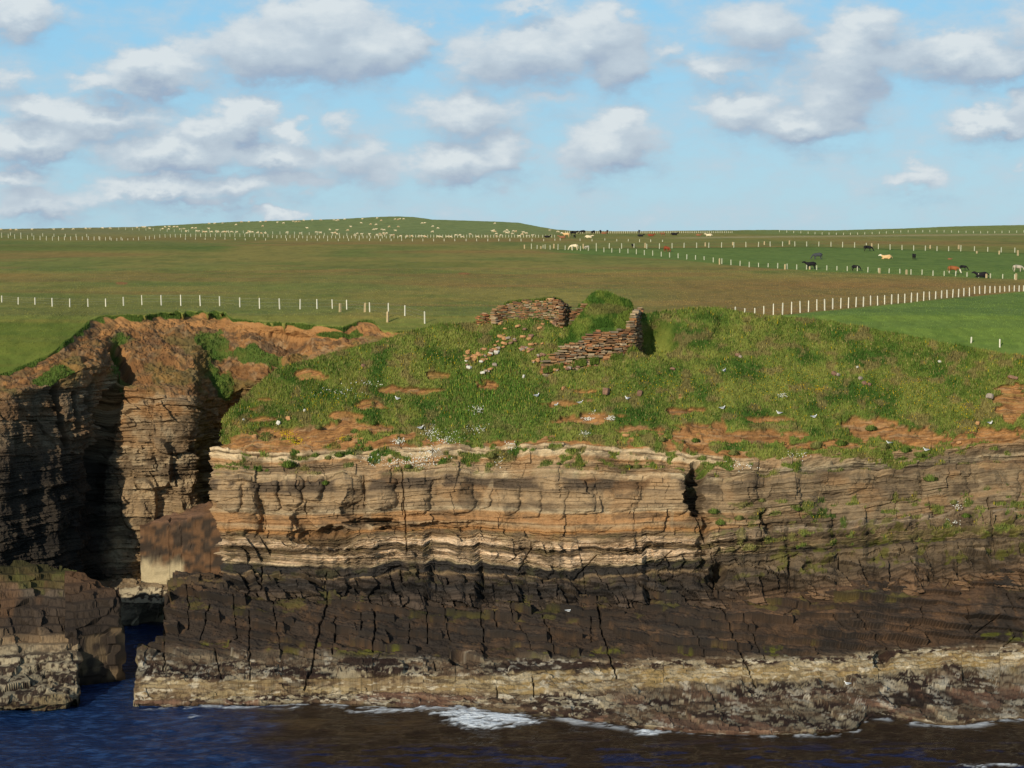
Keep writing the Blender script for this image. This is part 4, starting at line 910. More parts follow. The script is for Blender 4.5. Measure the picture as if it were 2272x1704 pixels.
# turf over the upper wall
tpx = np.concatenate([g.uniform(1118, 1250, 2600), g.uniform(1225, 1262, 1600)])
trow = np.interp(tpx, [1095, 1108, 1125, 1150, 1180, 1210, 1232, 1246, 1262], [690, 682, 673, 669, 668, 664, 663, 668, 686])
ty = 210.6+oU+g.uniform(-.2, .9, len(tpx))
TP = PT(tpx, trow+g.uniform(-1, 3, len(tpx))+np.where(np.arange(len(tpx)) >= 2600, g.uniform(0, 20, len(tpx)), 0), ty)
blades('grass', TP-np.array(inv), np.tile(lin(84, 96, 40), (len(tpx), 1)), .1, .42, .09, None, None, parent=ruin_root, seed=16, tag_=False)['kind'] = 'stuff'
# ================================================================= loose stones
def slab_stone(name, loc, l, w, h, c, seed=0, rot=None, tilt=.3):
    r = random.Random(seed); V = []
    n = 7; ang = sorted([2*PI*(i+r.uniform(-.3, .3))/n for i in range(n)])
    ro = [r.uniform(.8, 1.1) for _ in range(n)]
    for zz_, k in ((-.5, .88), (-.15, 1.0), (.25, .97), (.5, .78)):
        for a, q_ in zip(ang, ro): V.append((math.cos(a)*l/2*q_*k+r.uniform(-.03, .03)*l, math.sin(a)*w/2*q_*k, zz_*h+r.uniform(-.04, .04)*h))
    Fc = [tuple(range(n))[::-1], tuple(range(3*n, 4*n))]
    for lv in range(3):
        for i in range(n): Fc.append((lv*n+i, lv*n+(i+1) % n, (lv+1)*n+(i+1) % n, (lv+1)*n+i))
    o = mesh_obj(name, V, Fc, plain_mat('stone_'+name, c, .25, 4, .9, bump=.02) if isinstance(c, np.ndarray) else c)
    o.location = loc; o.rotation_euler = (r.uniform(-tilt, tilt)+.25, r.uniform(-tilt, tilt), r.uniform(0, PI) if rot is None else rot)
    return o
m_white = plain_mat('lichen_white_stone', lin(205, 200, 184), .15, 5, .9, bump=.02); m_tan = plain_mat('tan_sandstone', lin(176, 132, 88), .2, 5, .9, bump=.02)
m_brown = plain_mat('brown_stone', lin(130, 100, 80), .25, 5, .9, bump=.02); m_grey = plain_mat('grey_stone', lin(150, 136, 120), .2, 5, .9, bump=.02)
stones = [(618, 939, .62, .5, .45, m_white, 'white lichened stone near the left nose of the mound'), (639, 930, .65, .55, .5, m_tan, 'square tan stone just right of the white stone at the left nose'),
 (565, 972, .7, .5, .6, m_tan, 'tan slab standing on the soil ledge above the left cliff'), (675, 911, .3, .3, .3, m_white, 'small white stone in the grass above the tan square stone'), (540, 932, .4, .3, .25, m_white, 'little white stone at the far left tip of the mound'),
 (1232, 896, 1.3, .9, .35, m_tan, 'flat tan slab lying above a white gull'), (1162, 836, .45, .35, .4, m_white, 'pale stone among the tall plants under the ruin'), (1250, 863, .6, .4, .4, m_tan, 'pointed tan stone at the left end of a soil scar'),
 (1346, 871, 1.6, 1.0, .8, m_brown, 'large brown boulder at the right end of the soil scar below the ruin'), (1419, 874, .9, .7, .6, m_brown, 'reddish brown stone sunk in the grass right of the big boulder'), (1637, 788, .7, .5, .35, m_brown, 'dark upper stone of the small heap on the right of the mound'),
 (1642, 792, .6, .5, .3, m_grey, 'pinkish grey lower stone of the small heap on the right of the mound'), (1492, 819, .9, .5, .25, m_brown, 'low brown slab in the grass right of the tower shadow'), (1850, 829, .9, .6, .4, m_brown, 'left dark stone of the scattered rocks on the right slope'),
 (1860, 832, .8, .5, .3, m_grey, 'small grey slab beside the left dark stone on the right slope'), (1909, 840, 1.0, .6, .3, m_grey, 'flat grey slab at the top of the right slope rocks'), (1918, 851, .8, .6, .3, m_brown, 'brown slab under the flat grey slab on the right slope'), (1928, 853, .7, .5, .3, m_brown, 'lowest brown stone of the right slope rocks'),
 (2084, 803, .5, .35, .22, m_white, 'pale stone near the crest at the right of the mound'), (2196, 881, .9, .6, .6, m_grey, 'grey boulder just left of the orange ledges at the right edge'), (1901, 815, .35, .25, .2, m_white, 'small pale stone above the right slope rocks'), (2248, 838, 1.4, .8, .35, m_brown, 'flat capstone over the orange ledges at the right edge'),
 (2169, 940, .6, .5, .4, m_tan, 'pale tan stone left of the gull near the right edge'), (806, 811, .8, .5, .3, m_brown, 'small brown slab on the crest slope left of the ruin rubble'), (2128, 982, .6, .4, .3, m_tan, 'tan stone at the grass foot near the right orange ledges'), (1390, 966, 1.0, .6, .3, m_tan, 'tan ledge stone in the soil above the cream band')]
for i, (x, y, l, w, h, mm_, lb) in enumerate(stones):
    p = on_head(x, y); o = slab_stone('loose_stone', (p.x, p.y-.1, p.z+h*.2), l, w, h, mm_, 700+i); tag(o, lb, 'stone')
rr_ = random.Random(9); proto = None
protos = [slab_stone('fallen_stone', (0, 0, 0), .75, .5, .26, mt, 800+i) for i, mt in enumerate((m_tan, m_brown, m_tan, m_grey, m_white))]
k = 0
piles = [((1032, 812), (1070, 782), 16), ((1065, 800), (1115, 770), 18), ((1075, 822), (1095, 812), 6), ((1150, 785), (1200, 760), 12), ((1175, 800), (1215, 785), 8), ((1110, 758), (1175, 748), 8), ((1030, 790), (1050, 782), 4), ((1090, 765), (1130, 745), 6), ((1215, 826), (1300, 812), 12), ((1105, 724), (1240, 722), 10)]
for (a, b, n_) in piles:
    for q_ in range(n_):
        f = rr_.random(); x = a[0]+(b[0]-a[0])*f+rr_.uniform(-6, 6); y = a[1]+(b[1]-a[1])*f+rr_.uniform(-8, 8)
        p = on_head(x, y); w5 = rr_.random(); pi_ = 4 if (w5 < .14 and x < 1110) else rr_.choice((0, 0, 1, 2, 3))
        src = protos[pi_]
        o = src.copy(); col.objects.link(o)
        o.location = (p.x, p.y-.15, p.z+.08); o.rotation_euler = (rr_.uniform(-.2, .5), rr_.uniform(-.3, .3), rr_.uniform(-.6, .6)); s_ = rr_.uniform(.55, 1.15); o.scale = (s_, s_, s_)
        if pi_ == 4: tag(o, 'white lichened stone fallen in the rubble left of the ruin', 'stone', 'white stones in the ruin rubble')
        else: tag(o, 'brown flagstone tumbled onto the grass below the ruined walls', 'stone', 'flagstones fallen from the ruin')
for o in protos: bpy.data.objects.remove(o)
# ================================================================= tufts hanging on the cliff edge
def tuft_mesh(seed, n=420, R_=.55, c=lin(84, 108, 42)):
    gg = np.random.default_rng(seed); a = gg.uniform(0, 2*PI, n); r = R_*np.sqrt(gg.random(n)); el = gg.uniform(-.3, 1, n)
    p = np.stack([np.cos(a)*r, np.sin(a)*r*.7-.1, np.sqrt(np.clip(R_**2-r**2, 0, 1))*.5*gg.uniform(.3, 1.1, n)*np.sign(el)*np.where(el < 0, .3, 1)], 1)
    d = np.stack([np.cos(a+1.6), np.sin(a+1.6), 0*a], 1)*.045; tip = p*1.25+np.stack([0*a, 0*a, gg.uniform(.08, .28, n)], 1)
    V = np.stack([p-d, p+d, tip], 1).reshape(-1, 3); C = np.repeat(c*gg.uniform(.6, 1.3, (n, 1)), 3, 0)
    return V, np.arange(3*n).reshape(-1, 3), C
tv = []
for k_, cc_ in enumerate((lin(98, 118, 50), lin(108, 124, 58), lin(124, 126, 70))):
    V, Fc, Cc = tuft_mesh(900+k_, c=cc_); o = mesh_obj('plant_tuft', V, Fc, M_blade, vcol=Cc); tv.append(o)
tl = [(641, 1033, 1.5), (701, 1010, 1.0), (728, 1016, .8), (754, 1010, 1.0), (788, 958, 1.0), (772, 975, .8), (721, 1072, .9), (815, 997, 1.1), (707, 949, .8), (829, 940, .8), (1394, 1035, .8), (1415, 1035, .9), (1294, 1032, .5), (1560, 1018, 1.2), (1627, 1006, 1.2), (1542, 979, .9), (1584, 1135, 1.2), (1811, 991, 1.5), (1865, 985, 1.3), (1931, 952, 1.2), (1961, 991, 1.2), (2007, 1000, 1.2), (2065, 1063, 1.4), (2115, 1115, .9), (2142, 1145, .9), (1600, 1160, 1.2), (1640, 1150, 1.0), (576, 1043, .6), (594, 1044, .6), (1090, 1012, 1.2), (1240, 1028, .5), (905, 1035, .8), (1690, 1110, .8), (1770, 1130, .8), (2040, 1010, 1.0), (1470, 975, .9)]
for i, (x, y, s_) in enumerate(tl):
    o = tv[i % 3].copy(); col.objects.link(o); p = on_head(x, y); o.location = (p.x, p.y-.05, p.z-.1); o.scale = (s_, s_, s_); o.rotation_euler = (0, 0, rr_.uniform(-.4, .4))
    tag(o, 'bushy green plant tuft clinging to the cliff face or its soil ledges', 'plant', 'plant tufts on the cliff')
for o in tv: bpy.data.objects.remove(o)
# ================================================================= gulls
M_gw = plain_mat('gull_white', lin(236, 236, 232), .03, 5, .7); M_gg = plain_mat('gull_grey', lin(150, 156, 162), .05, 5, .7); M_gy = plain_mat('gull_beak', lin(200, 160, 40), .05, 5, .6)
def lathe_x(prof, n=10, sq=1.0):
    V, Fc = [], []
    for (x, z, r) in prof:
        for i in range(n): a = 2*PI*i/n; V.append((x, math.cos(a)*r*sq, z+math.sin(a)*r))
    for k in range(len(prof)-1):
        for i in range(n): Fc.append((k*n+i, k*n+(i+1) % n, (k+1)*n+(i+1) % n, (k+1)*n+i))
    Fc.append(tuple(range(n))[::-1]); Fc.append(tuple(range((len(prof)-1)*n, len(prof)*n)))
    return V, Fc
def gull(loc, rz, label, s=1.0):
    t = empty('gull', loc, rz); t.scale = (s, s, s); tag(t, label, 'gull', 'gulls on the cliff')
    V, Fc = lathe_x([(-.28, .17, .01), (-.2, .16, .05), (-.05, .14, .11), (.1, .15, .12), (.18, .2, .09), (.2, .27, .06), (.22, .33, .062), (.27, .35, .05), (.30, .345, .02)])
    mesh_obj('body', V, Fc, M_gw, t, smooth=True)
    for sd_ in (-1, 1):
        V, Fc = lathe_x([(-.38, .2, .008), (-.2, .19, .04), (.0, .18, .07), (.12, .18, .05), (.16, .18, .01)], 8, .4)
        V = [(x, y+sd_*.10, z) for x, y, z in V]; mesh_obj('wing', V, Fc, M_gg, t, smooth=True)
        V, Fc = lathe_x([(-.01, .03, .008), (.01, .03, .008)], 5); V = [(z*0+.02, sd_*.035+y, (x+.01)*5) for x, y, z in V]; mesh_obj('leg', V, Fc, M_gy, t)
    V, Fc = lathe_x([(.29, .345, .018), (.37, .335, .004)], 6); mesh_obj('beak', V, Fc, M_gy, t)
    return t
gl_ = [(1233, 903, 'head', -.6, 'white gull standing just below the flat tan slab'), (1392, 887, 'head', 3.6, 'white gull on the grass below the big brown boulder'), (1190, 881, 'head', .5, 'white gull in the grass left of the flat tan slab'), (1607, 825, 'head', 1.0, 'small white gull high on the right grass slope'),
       (1728, 920, 'head', 3.0, 'white gull in the grass above the soil ledges right of centre'), (1972, 986, 'head', 3.3, 'white breasted gull on the soil ledge right of the orange scar'), (2054, 1002, 'head', 3.0, 'white gull facing left at the cliff lip further right'), (2196, 942, 'head', -1, 'white gull on the orange ledges near the right edge'),
       (934, 953, 'head', .3, 'white gull on the soil above the campion clumps'), (881, 888, 'head', 2.5, 'small white gull in the turf left of centre'), (1602, 909, 'head', .2, 'pale gull half hidden in grass over the central soil scar'), (1265, 1354, 'fore', .2, 'lone gull on the dark tilted slab'), (1880, 1519, 'fore', 3.0, 'lone gull on the weed spotted shelf by the water'),
       (1287, 897, 'head', 0, 'white gull sitting between two campion clumps'), (1805, 928, 'head', 0, 'pale gull on the slope above the orange scar')]
for (x, y, wh, rz, lb) in gl_:
    p = on_head(x, y) if wh == 'head' else on_fore(x, y)
    gull((p.x, p.y-.15, p.z+.05), rz, lb, 1.15)
# ================================================================= fences
M_post = plain_mat('pale_post', lin(214, 208, 186), .12, 9, .8); M_fpost = plain_mat('far_post', lin(190, 188, 160), .12, 9, .8); M_oldpost = plain_mat('weathered_post', lin(176, 156, 118), .2, 9, .9); M_wire = plain_mat('wire', lin(140, 140, 136), .05, 5, .5)
def post_mesh(w):
    bm_v = []; w2 = w/2
    for z, k in ((-.06, 1.0), (.5, .97), (.93, .94), (1.0, .62)):
        bm_v += [(-w2*k, -w2*k, z), (w2*k, -w2*k, z), (w2*k, w2*k, z), (-w2*k, w2*k, z)]
    Fc = [(3, 2, 1, 0), (12, 13, 14, 15)]
    for l in range(3):
        for i in range(4): Fc.append((l*4+i, l*4+(i+1) % 4, (l+1)*4+(i+1) % 4, (l+1)*4+i))
    return bm_v, Fc
me_post = {}
def post_data(w, mat):
    key = (round(w, 2), mat.name)
    if key not in me_post:
        V, Fc = post_mesh(w); me = bpy.data.meshes.new('post'); me.from_pydata(V, [], Fc); me.update(); me.materials.append(mat); me_post[key] = me
    return me_post[key]
def fence(label, posts, old=(), wires=0, w=.14, Yfix=None, name='wire_fence', stuff_after=100):
    """posts: (px, top row, base row)"""
    pts = []
    for (x, t, b) in posts:
        p = field_pt(x, b); pts.append((p, (b-t)/F*p.y*1.0))
    root = empty(name, tuple(pts[0][0])); tag(root, label, 'fence')
    lst = [(p, h, w if w < .2 else w*.75, M_post if w < .2 else M_fpost) for p, h in pts]
    for (x, t, b) in old:
        p = field_pt(x, b); lst.append((p, (b-t)/F*p.y, w*2.0 if w < .2 else w*1.5, M_oldpost))
    r = random.Random(len(posts))
    for i, (p, h, ww, mt) in enumerate(lst):
        o = bpy.data.objects.new('fence_post', post_data(ww, mt)); col.objects.link(o); o.parent = root
        o.location = p-root.location-Vector((0, 0, .04)); o.scale = (1, 1, max(h, .5)+.04); o.rotation_euler = (r.uniform(-.03, .03), r.uniform(-.035, .035), r.uniform(0, 1.5))
        if mt is M_oldpost: o['label'] = 'thick weathered post'
    if wires:
        V, Fc = [], []
        for k in range(wires):
            for (a, ha), (b, hb) in zip(pts[:-1], pts[1:]):
                if (b-a).length > 12: continue
                za = a.z+ha*(.3+.62*k/(max(wires-1, 1))); zb = b.z+hb*(.3+.62*k/(max(wires-1, 1))); n0 = len(V)
                for (q_, zq) in ((a, za), (b, zb)):
                    for ai in range(3): V.append((q_.x-root.location.x, q_.y-root.location.y+math.cos(ai*2.09)*.006, zq-root.location.z+math.sin(ai*2.09)*.006))
                for ai in range(3): Fc.append((n0+ai, n0+(ai+1) % 3, n0+3+(ai+1) % 3, n0+3+ai))
        mesh_obj('wire', V, Fc, M_wire, root)
    return root
S3 = 2.9105
x1 = [12, 117, 227, 338, 451, 568, 683, 798, 916, 1042, 1168, 1294, 1419, 1549, 1677, 1806, 1938, 2048, 2146]
t1 = [628, 638, 640, 643, 647, 648, 647, 636, 625, 624, 622, 625, 632, 640, 643, 646, 650, 650, 652]
b1 = [672, 683, 685, 698, 702, 698, 696, 692, 684, 686, 688, 690, 690, 705, 716, 718, 718, 718, 716]
F1 = [(-34, 655, 670)]+[(x/S3, 440+t/S3, 440+b/S3) for x, t, b in zip(x1, t1, b1)]+[(760+x/S3, 440+t/S3, 440+b/S3) for x, t, b in ((28, 655, 725), (175, 672, 738), (296, 675, 770), (403, 690, 760), (531, 730, 808))]
fence('near white post and wire fence along the top of the left cove', F1, [(2196/S3, 440+678/S3, 440+735/S3), (760+143/S3, 440+675/S3, 440+738/S3), (760+291/S3, 440+730/S3, 440+800/S3)], 3, .13)
d2 = [(348, 700, 768), (409, 710, 768), (473, 708, 764), (532, 695, 758), (593, 680, 753), (652, 674, 751), (710, 668, 745), (767, 663, 740), (820, 660, 735), (874, 652, 728), (925, 650, 725), (976, 645, 719), (1028, 643, 716), (1078, 639, 712), (1127, 637, 707), (1174, 635, 705), (1221, 628, 698), (1267, 629, 697), (1312, 625, 691), (1356, 620, 690), (1399, 618, 684), (1441, 616, 682), (1483, 609, 678), (1523, 610, 675), (1563, 602, 670), (1602, 602, 664), (1641, 600, 661), (1678, 595, 655), (1715, 591, 653), (1751, 587, 650), (1788, 585, 645), (1823, 579, 640), (1859, 576, 637), (1893, 569, 627), (1926, 566, 625), (1959, 563, 622), (1991, 566, 620), (2024, 566, 618), (2056, 566, 615), (2087, 567, 613), (2118, 563, 612), (2149, 563, 610), (2180, 563, 610), (2209, 562, 608), (2240, 560, 607), (2270, 559, 606), (2300, 558, 605)]
fence('near white post and wire fence rising to the right behind the mound', [(1512+x/S3, 440+t/S3, 440+b/S3) for x, t, b in d2], (), 3, .13)
fence('two lone white posts at the right behind the mound crest', [(1512+1870/S3, 440+895/S3, 440+934/S3), (1512+2056/S3, 440+908/S3, 440+962/S3)], (), 0, .15, name='fence_remnant')
S7 = 7.3733
F3a = [(1150+x/S7, 490+t/S7, 490+b/S7) for x, t, b in ((213, 372, 460), (307, 395, 460), (404, 395, 455), (440, 385, 460), (520, 398, 468), (650, 380, 475), (767, 402, 475), (885, 405, 482), (1017, 412, 490), (1145, 410, 490), (1275, 400, 497), (1400, 435, 512), (1530, 443, 518), (1660, 448, 522), (1795, 455, 530), (1930, 463, 545), (2063, 478, 560), (2198, 485, 568))]
F3b = [(1400+x/S7, 490+t/S7, 490+b/S7) for x, t, b in ((495, 502, 583), (633, 517, 598), (772, 530, 612), (913, 548, 632))]
d3 = [(34, 362, 394), (91, 367, 397), (147, 374, 400), (205, 382, 413), (261, 388, 422), (320, 396, 428), (378, 403, 434), (437, 410, 442), (498, 417, 441), (559, 419, 442), (621, 418, 450), (682, 422, 457), (744, 427, 460), (808, 430, 460), (873, 433, 463), (938, 433, 465), (1003, 437, 465), (1070, 438, 468), (1136, 440, 468), (1204, 443, 475), (1272, 450, 474), (1341, 453, 480), (1411, 455, 482), (1482, 458, 490), (1553, 460, 490), (1624, 466, 497), (1696, 469, 497), (1770, 472, 500), (1844, 477, 503), (1919, 485, 510), (1995, 485, 512), (2074, 489, 515), (2152, 490, 520), (2230, 495, 524), (2310, 500, 528)]
fence('white post fence along the lower side of the cattle field', F3a+F3b+[(1512+x/S3, 440+t/S3, 440+b/S3) for x, t, b in d3], [(1512+x/S3, 440+t/S3, 440+b/S3) for x, t, b in ((247, 388, 425), (668, 425, 458), (828, 440, 460), (1278, 450, 482), (1453, 460, 490), (1970, 487, 512), (2160, 485, 525))]+[(1163.5, 543, 552), (1200, 546, 552)], 0, .2)
d4 = [(17, 287, 319), (98, 286, 320), (177, 286, 319), (258, 284, 318), (338, 283, 318), (416, 281, 315), (497, 281, 313), (573, 279, 311), (652, 279, 310), (732, 278, 310), (809, 279, 310), (887, 280, 310), (966, 280, 312), (1041, 281, 316), (1118, 284, 318), (1194, 288, 322), (1271, 293, 328), (1347, 296, 332), (1424, 301, 334), (1499, 304, 338), (1575, 305, 338), (1650, 310, 340), (1725, 310, 341), (1803, 302, 342), (1892, 310, 340), (1978, 314, 344), (2065, 316, 349), (2153, 318, 350), (2240, 320, 353)]
F4 = [(1150+x/S7, 490+t/S7, 490+b/S7) for x, t, b in ((1275, 365, 450), (1487, 365, 452), (1690, 368, 455), (1893, 370, 442), (2102, 375, 455))]+[(1463, 540, 552), (1491, 539, 551)]+[(1512+x/S3, 440+t/S3, 440+b/S3) for x, t, b in d4]
fence('white post fence along the upper side of the cattle field', F4, [(1431, 539, 550), (1294.5, 541, 551), (1229, 541, 551)]+[(1512+x/S3, 440+t/S3, 440+b/S3) for x, t, b in ((155, 285, 310), (332, 282, 303), (536, 278, 300), (698, 272, 298), (1230, 290, 312), (1607, 302, 325), (1790, 300, 328), (2052, 338, 362), (2172, 335, 370), (1908, 340, 356))], 0, .22)
xa = [30, 137, 243, 345, 452, 555, 657, 759, 858, 960, 1056, 1156, 1252, 1349, 1446, 1540, 1633, 1727, 1820, 1912, 2003, 2093, 2183]
ta = [340, 360, 367, 340, 380, 388, 390, 397, 400, 398, 402, 402, 400, 402, 398, 402, 405, 412, 428, 428, 435, 435, 430]
ba = [425, 430, 440, 440, 455, 462, 462, 468, 470, 470, 465, 465, 462, 460, 460, 468, 468, 468, 468, 473, 467, 465, 462]
FA = [(x/S7, 470+t/S7, 470+b/S7) for x, t, b in zip(xa, ta, ba)]
xb_ = [57, 172, 232, 318, 405, 491, 576, 657, 744, 825, 909, 991, 1072, 1153, 1233, 1313, 1394, 1472, 1550, 1630, 1714, 1794, 1872, 1948, 2025, 2098, 2172]
yb_ = np.interp(xb_, [57, 172, 232, 318, 405, 1000, 1700, 2172], [465, 455, 450, 440, 424, 412, 408, 416])
FA += [(300+x/S7, 470+y/S7-7.6, 470+y/S7) for x, y in zip(xb_, yb_)]
fence('far fence of white posts below the sheep on the left', FA, (), 0, .2)
xc_ = [33, 105, 178, 250, 322, 392, 462, 530, 600, 668, 738, 805, 872, 937, 1003, 1067, 1135, 1197, 1262, 1327]+list(range(1391, 2212, 63))
FB = [(600+x/S7, 470+(382 if x < 500 else 390)/S7, 470+(429 if x < 500 else 433)/S7) for x in xc_]
FB += [(900+x/S7, 470+375/S7, 470+420/S7) for x in range(20, 2200, 49)]+[(1150+x/S7, 490+228/S7, 490+274/S7) for x in (400, 450, 505, 548, 595)]
fence('far fence of close white posts across the foot of the sheep hill', FB, (), 0, .22)
F6 = [(300+x/S7, 470+y/S7, 470+(y+34)/S7) for x, y in ((822, 422), (985, 420), (1145, 422), (1305, 425), (1470, 420), (1635, 428), (1800, 432), (1968, 430), (2135, 435))]
F6 += [(600+x/S7, 470+y/S7, 470+(y+38)/S7) for x, y in ((263, 430), (432, 432), (600, 438), (768, 435), (937, 438), (1110, 440), (1280, 437), (1452, 430), (1622, 436), (1800, 442), (1975, 440), (2148, 438))]
F6 += [(900+x/S7, 470+438/S7, 470+480/S7) for x in (110, 283, 460, 630, 806, 990, 1162, 1345, 1525, 1705, 1888, 2068)]
F6 += [(1150+x/S7, 490+y/S7, 490+(y+36)/S7) for x, y in ((45, 300), (225, 300), (415, 296), (600, 290), (685, 283), (1012, 290), (1207, 298), (1416, 285), (1612, 298), (1798, 298), (1983, 301), (2167, 304))]+[(1419, 532, 537), (1444, 532, 537), (1470, 532, 536.5)]
fence('sparse line of pale posts in front of the far close set fence', F6, (), 0, .22)
F8 = [(x/S7, 470+y/S7, 470+(y+52)/S7) for x, y in ((172, 335), (345, 338), (525, 348), (700, 350), (885, 358), (1070, 362), (1243, 360), (1420, 362), (1620, 400), (1800, 405), (1982, 410))]
fence('short line of leaning posts on the far left rise', F8, (), 0, .22)
F9 = [(x/S7, 470+y/S7, 470+(y+42)/S7) for x, y in ((1945, 250), (2055, 254), (2167, 256))]+[(300+x/S7, 470+y/S7, 470+(y+44)/S7) for x, y in ((65, 260), (178, 262), (295, 266), (410, 268), (525, 280), (640, 284), (757, 288), (875, 288), (988, 292), (1097, 292), (1215, 288), (1330, 300), (1530, 302), (1650, 305), (1770, 306), (1890, 306), (2010, 310), (2130, 315))]
F9 += [(600+x/S7, 470+y/S7, 470+(y+48)/S7) for x, y in ((38, 320), (158, 320), (280, 322), (397, 325), (516, 327), (636, 330), (765, 332), (882, 345), (1015, 342), (1127, 345), (1250, 347), (1380, 350), (1500, 352), (1620, 352), (1745, 356), (1870, 358))]
fence('faint upper line of posts running through the sheep flock', F9, (), 0, .22)
d10 = [(633, 219), (680, 221), (725, 224), (771, 226), (818, 229), (862, 232), (908, 234), (953, 235), (1000, 236), (1046, 236), (1091, 236), (1137, 235), (1184, 233), (1231, 231), (1278, 229), (1323, 227), (1370, 224), (1416, 221), (1464, 220), (1512, 220), (1558, 219), (1604, 218), (1650, 219), (1696, 220), (1743, 221), (1790, 223), (1838, 224), (1885, 225), (1932, 226), (1978, 226), (2023, 225), (2070, 224), (2117, 223), (2165, 222), (2210, 221)]
fence('far ridge fence of pale posts at the upper right', [(1512+x/S3, 440+(b-14)/S3, 440+b/S3) for x, b in d10], (), 0, .24)
F11 = [(1255+4.15*i, 513.2-(i % 2)*.3, 518.2-.016*i) for i in range(90) if 1255+4.15*i < 1632]
fence('long distant fence of tiny posts along the middle skyline', F11, (), 0, .26)
# ================================================================= animals
def skin_body(name, verts, edges, radii, root=0, sub=1):
    me = bpy.data.meshes.new(name); me.from_pydata(verts, edges, []); me.update()
    o = bpy.data.objects.new(name, me); col.objects.link(o)
    o.modifiers.new('skin', 'SKIN')
    if not me.skin_vertices: 
        bpy.context.view_layer.objects.active = o
    sk = o.modifiers['skin']; sk.use_smooth_shade = True
    if not me.skin_vertices:
        o.select_set(True); bpy.ops.object.mode_set(mode='EDIT'); bpy.ops.object.mode_set(mode='OBJECT')
    for v, r in zip(me.skin_vertices[0].data, radii):
        v.radius = (r, r) if isinstance(r, (int, float)) else r; v.use_root = False
    me.skin_vertices[0].data[root].use_root = True
    m = o.modifiers.new('sub', 'SUBSURF'); m.levels = sub; m.render_levels = sub
    dg = bpy.context.evaluated_depsgraph_get(); dg.update(); ev = o.evaluated_get(dg)
    res = bpy.data.meshes.new_from_object(ev); res.name = name
    bpy.data.objects.remove(o)
    for p in res.polygons: p.use_smooth = True
    return res
def quad(pose, s=1.0, wool=1.0):
    """four-legged grazer, x forward; pose: graze, stand, lie"""
    dz = -.62 if pose == 'lie' else 0
    V = [(-.2, 0, 1.08+dz), (-.62, 0, 1.12+dz), (-.98, 0, 1.16+dz), (.28, 0, 1.06+dz), (.66, 0, 1.10+dz)]; Rd = [.40*wool, .37*wool, .20, .40*wool, .31]
    E = [(0, 1), (1, 2), (0, 3), (3, 4)]
    if pose == 'graze': hd = [((1.0, 0, .92), .17), ((1.22, 0, .55), .13), ((1.34, .0, .28), .12), ((1.42, 0, .08), .075)]
    else: hd = [((.98, 0, 1.32+dz), .18), ((1.22, 0, 1.50+dz), .14), ((1.42, 0, 1.42+dz), .13), ((1.66, 0, 1.27+dz), .085)]
    pr = 4
    for p, r in hd: V.append(p); Rd.append(r); E.append((pr, len(V)-1)); pr = len(V)-1
    hb = 7
    for sy in (-1, 1):
        V.append((V[hb-1][0]-.04, sy*.19, V[hb-1][2]+.07)); Rd.append(.035); E.append((hb-1, len(V)-1))
    for sx, att in ((-1, 1), (1, 3)):
        for sy in (-1, 1):
            if pose == 'lie': ch = [((sx*.55, sy*.34, .22), .15), ((sx*.55+.35, sy*.40, .10), .08), ((sx*.55+.05, sy*.42, .06), .06)]
            elif sx < 0: ch = [((-.80, sy*.20, .80), .17), ((-.70, sy*.21, .52), .10), ((-.86, sy*.21, .38), .07), ((-.82, sy*.21, .08), .055), ((-.76, sy*.21, .03), .06)]
            else: ch = [((.44, sy*.20, .76), .14), ((.46, sy*.20, .42), .08), ((.44, sy*.20, .10), .055), ((.49, sy*.20, .03), .06)]
            pr = att
            for p, r in ch: V.append(p); Rd.append(r); E.append((pr, len(V)-1)); pr = len(V)-1
    pr = 2
    for p, r in (((-1.14, 0, 1.05+dz), .04), ((-1.17, 0, .72+dz*.8), .03), ((-1.17, 0, max(.42+dz, .12)), .045)): V.append(p); Rd.append(r); E.append((pr, len(V)-1)); pr = len(V)-1
    return [(x*s, y*s, z*s) for x, y, z in V], E, [r*s for r in Rd]
def animal_mat(name, body, head=None, legs=None, hx_=1.08, rough=.8):
    m, nt, b = new_mat(name); tc = nt.nodes.new('ShaderNodeTexCoord'); sp = nt.nodes.new('ShaderNodeSeparateXYZ'); nt.links.new(tc.outputs['Object'], sp.inputs[0])
    n = nt.nodes.new('ShaderNodeTexNoise'); n.inputs['Scale'].default_value = 3; nt.links.new(tc.outputs['Object'], n.inputs['Vector'])
    mr = nt.nodes.new('ShaderNodeMapRange'); mr.inputs['To Min'].default_value = .75; mr.inputs['To Max'].default_value = 1.25; nt.links.new(n.outputs['Fac'], mr.inputs['Value'])
    sc_ = nt.nodes.new('ShaderNodeVectorMath'); sc_.operation = 'SCALE'; sc_.inputs[0].default_value = tuple(body); nt.links.new(mr.outputs[0], sc_.inputs['Scale']); cur = sc_.outputs[0]
    for cc_, sock, thr, op in ((head, 0, hx_, 'GREATER_THAN'), (legs, 2, .5, 'LESS_THAN')):
        if cc_ is None: continue
        gt = nt.nodes.new('ShaderNodeMath'); gt.operation = op; gt.inputs[1].default_value = thr; nt.links.new(sp.outputs[sock], gt.inputs[0])
        mx = nt.nodes.new('ShaderNodeMix'); mx.data_type = 'RGBA'; mx.inputs['B'].default_value = tuple(cc_)+(1,); nt.links.new(gt.outputs[0], mx.inputs['Factor']); nt.links.new(cur, mx.inputs['A']); cur = mx.outputs['Result']
    nt.links.new(cur, b.inputs['Base Color']); b.inputs['Roughness'].default_value = rough; b.inputs['Specular IOR Level'].default_value = .15
    return m
cow_me = {p: skin_body('cow_'+p, *quad(p)) for p in ('graze', 'stand', 'lie')}
W_ = lin(225, 214, 190)
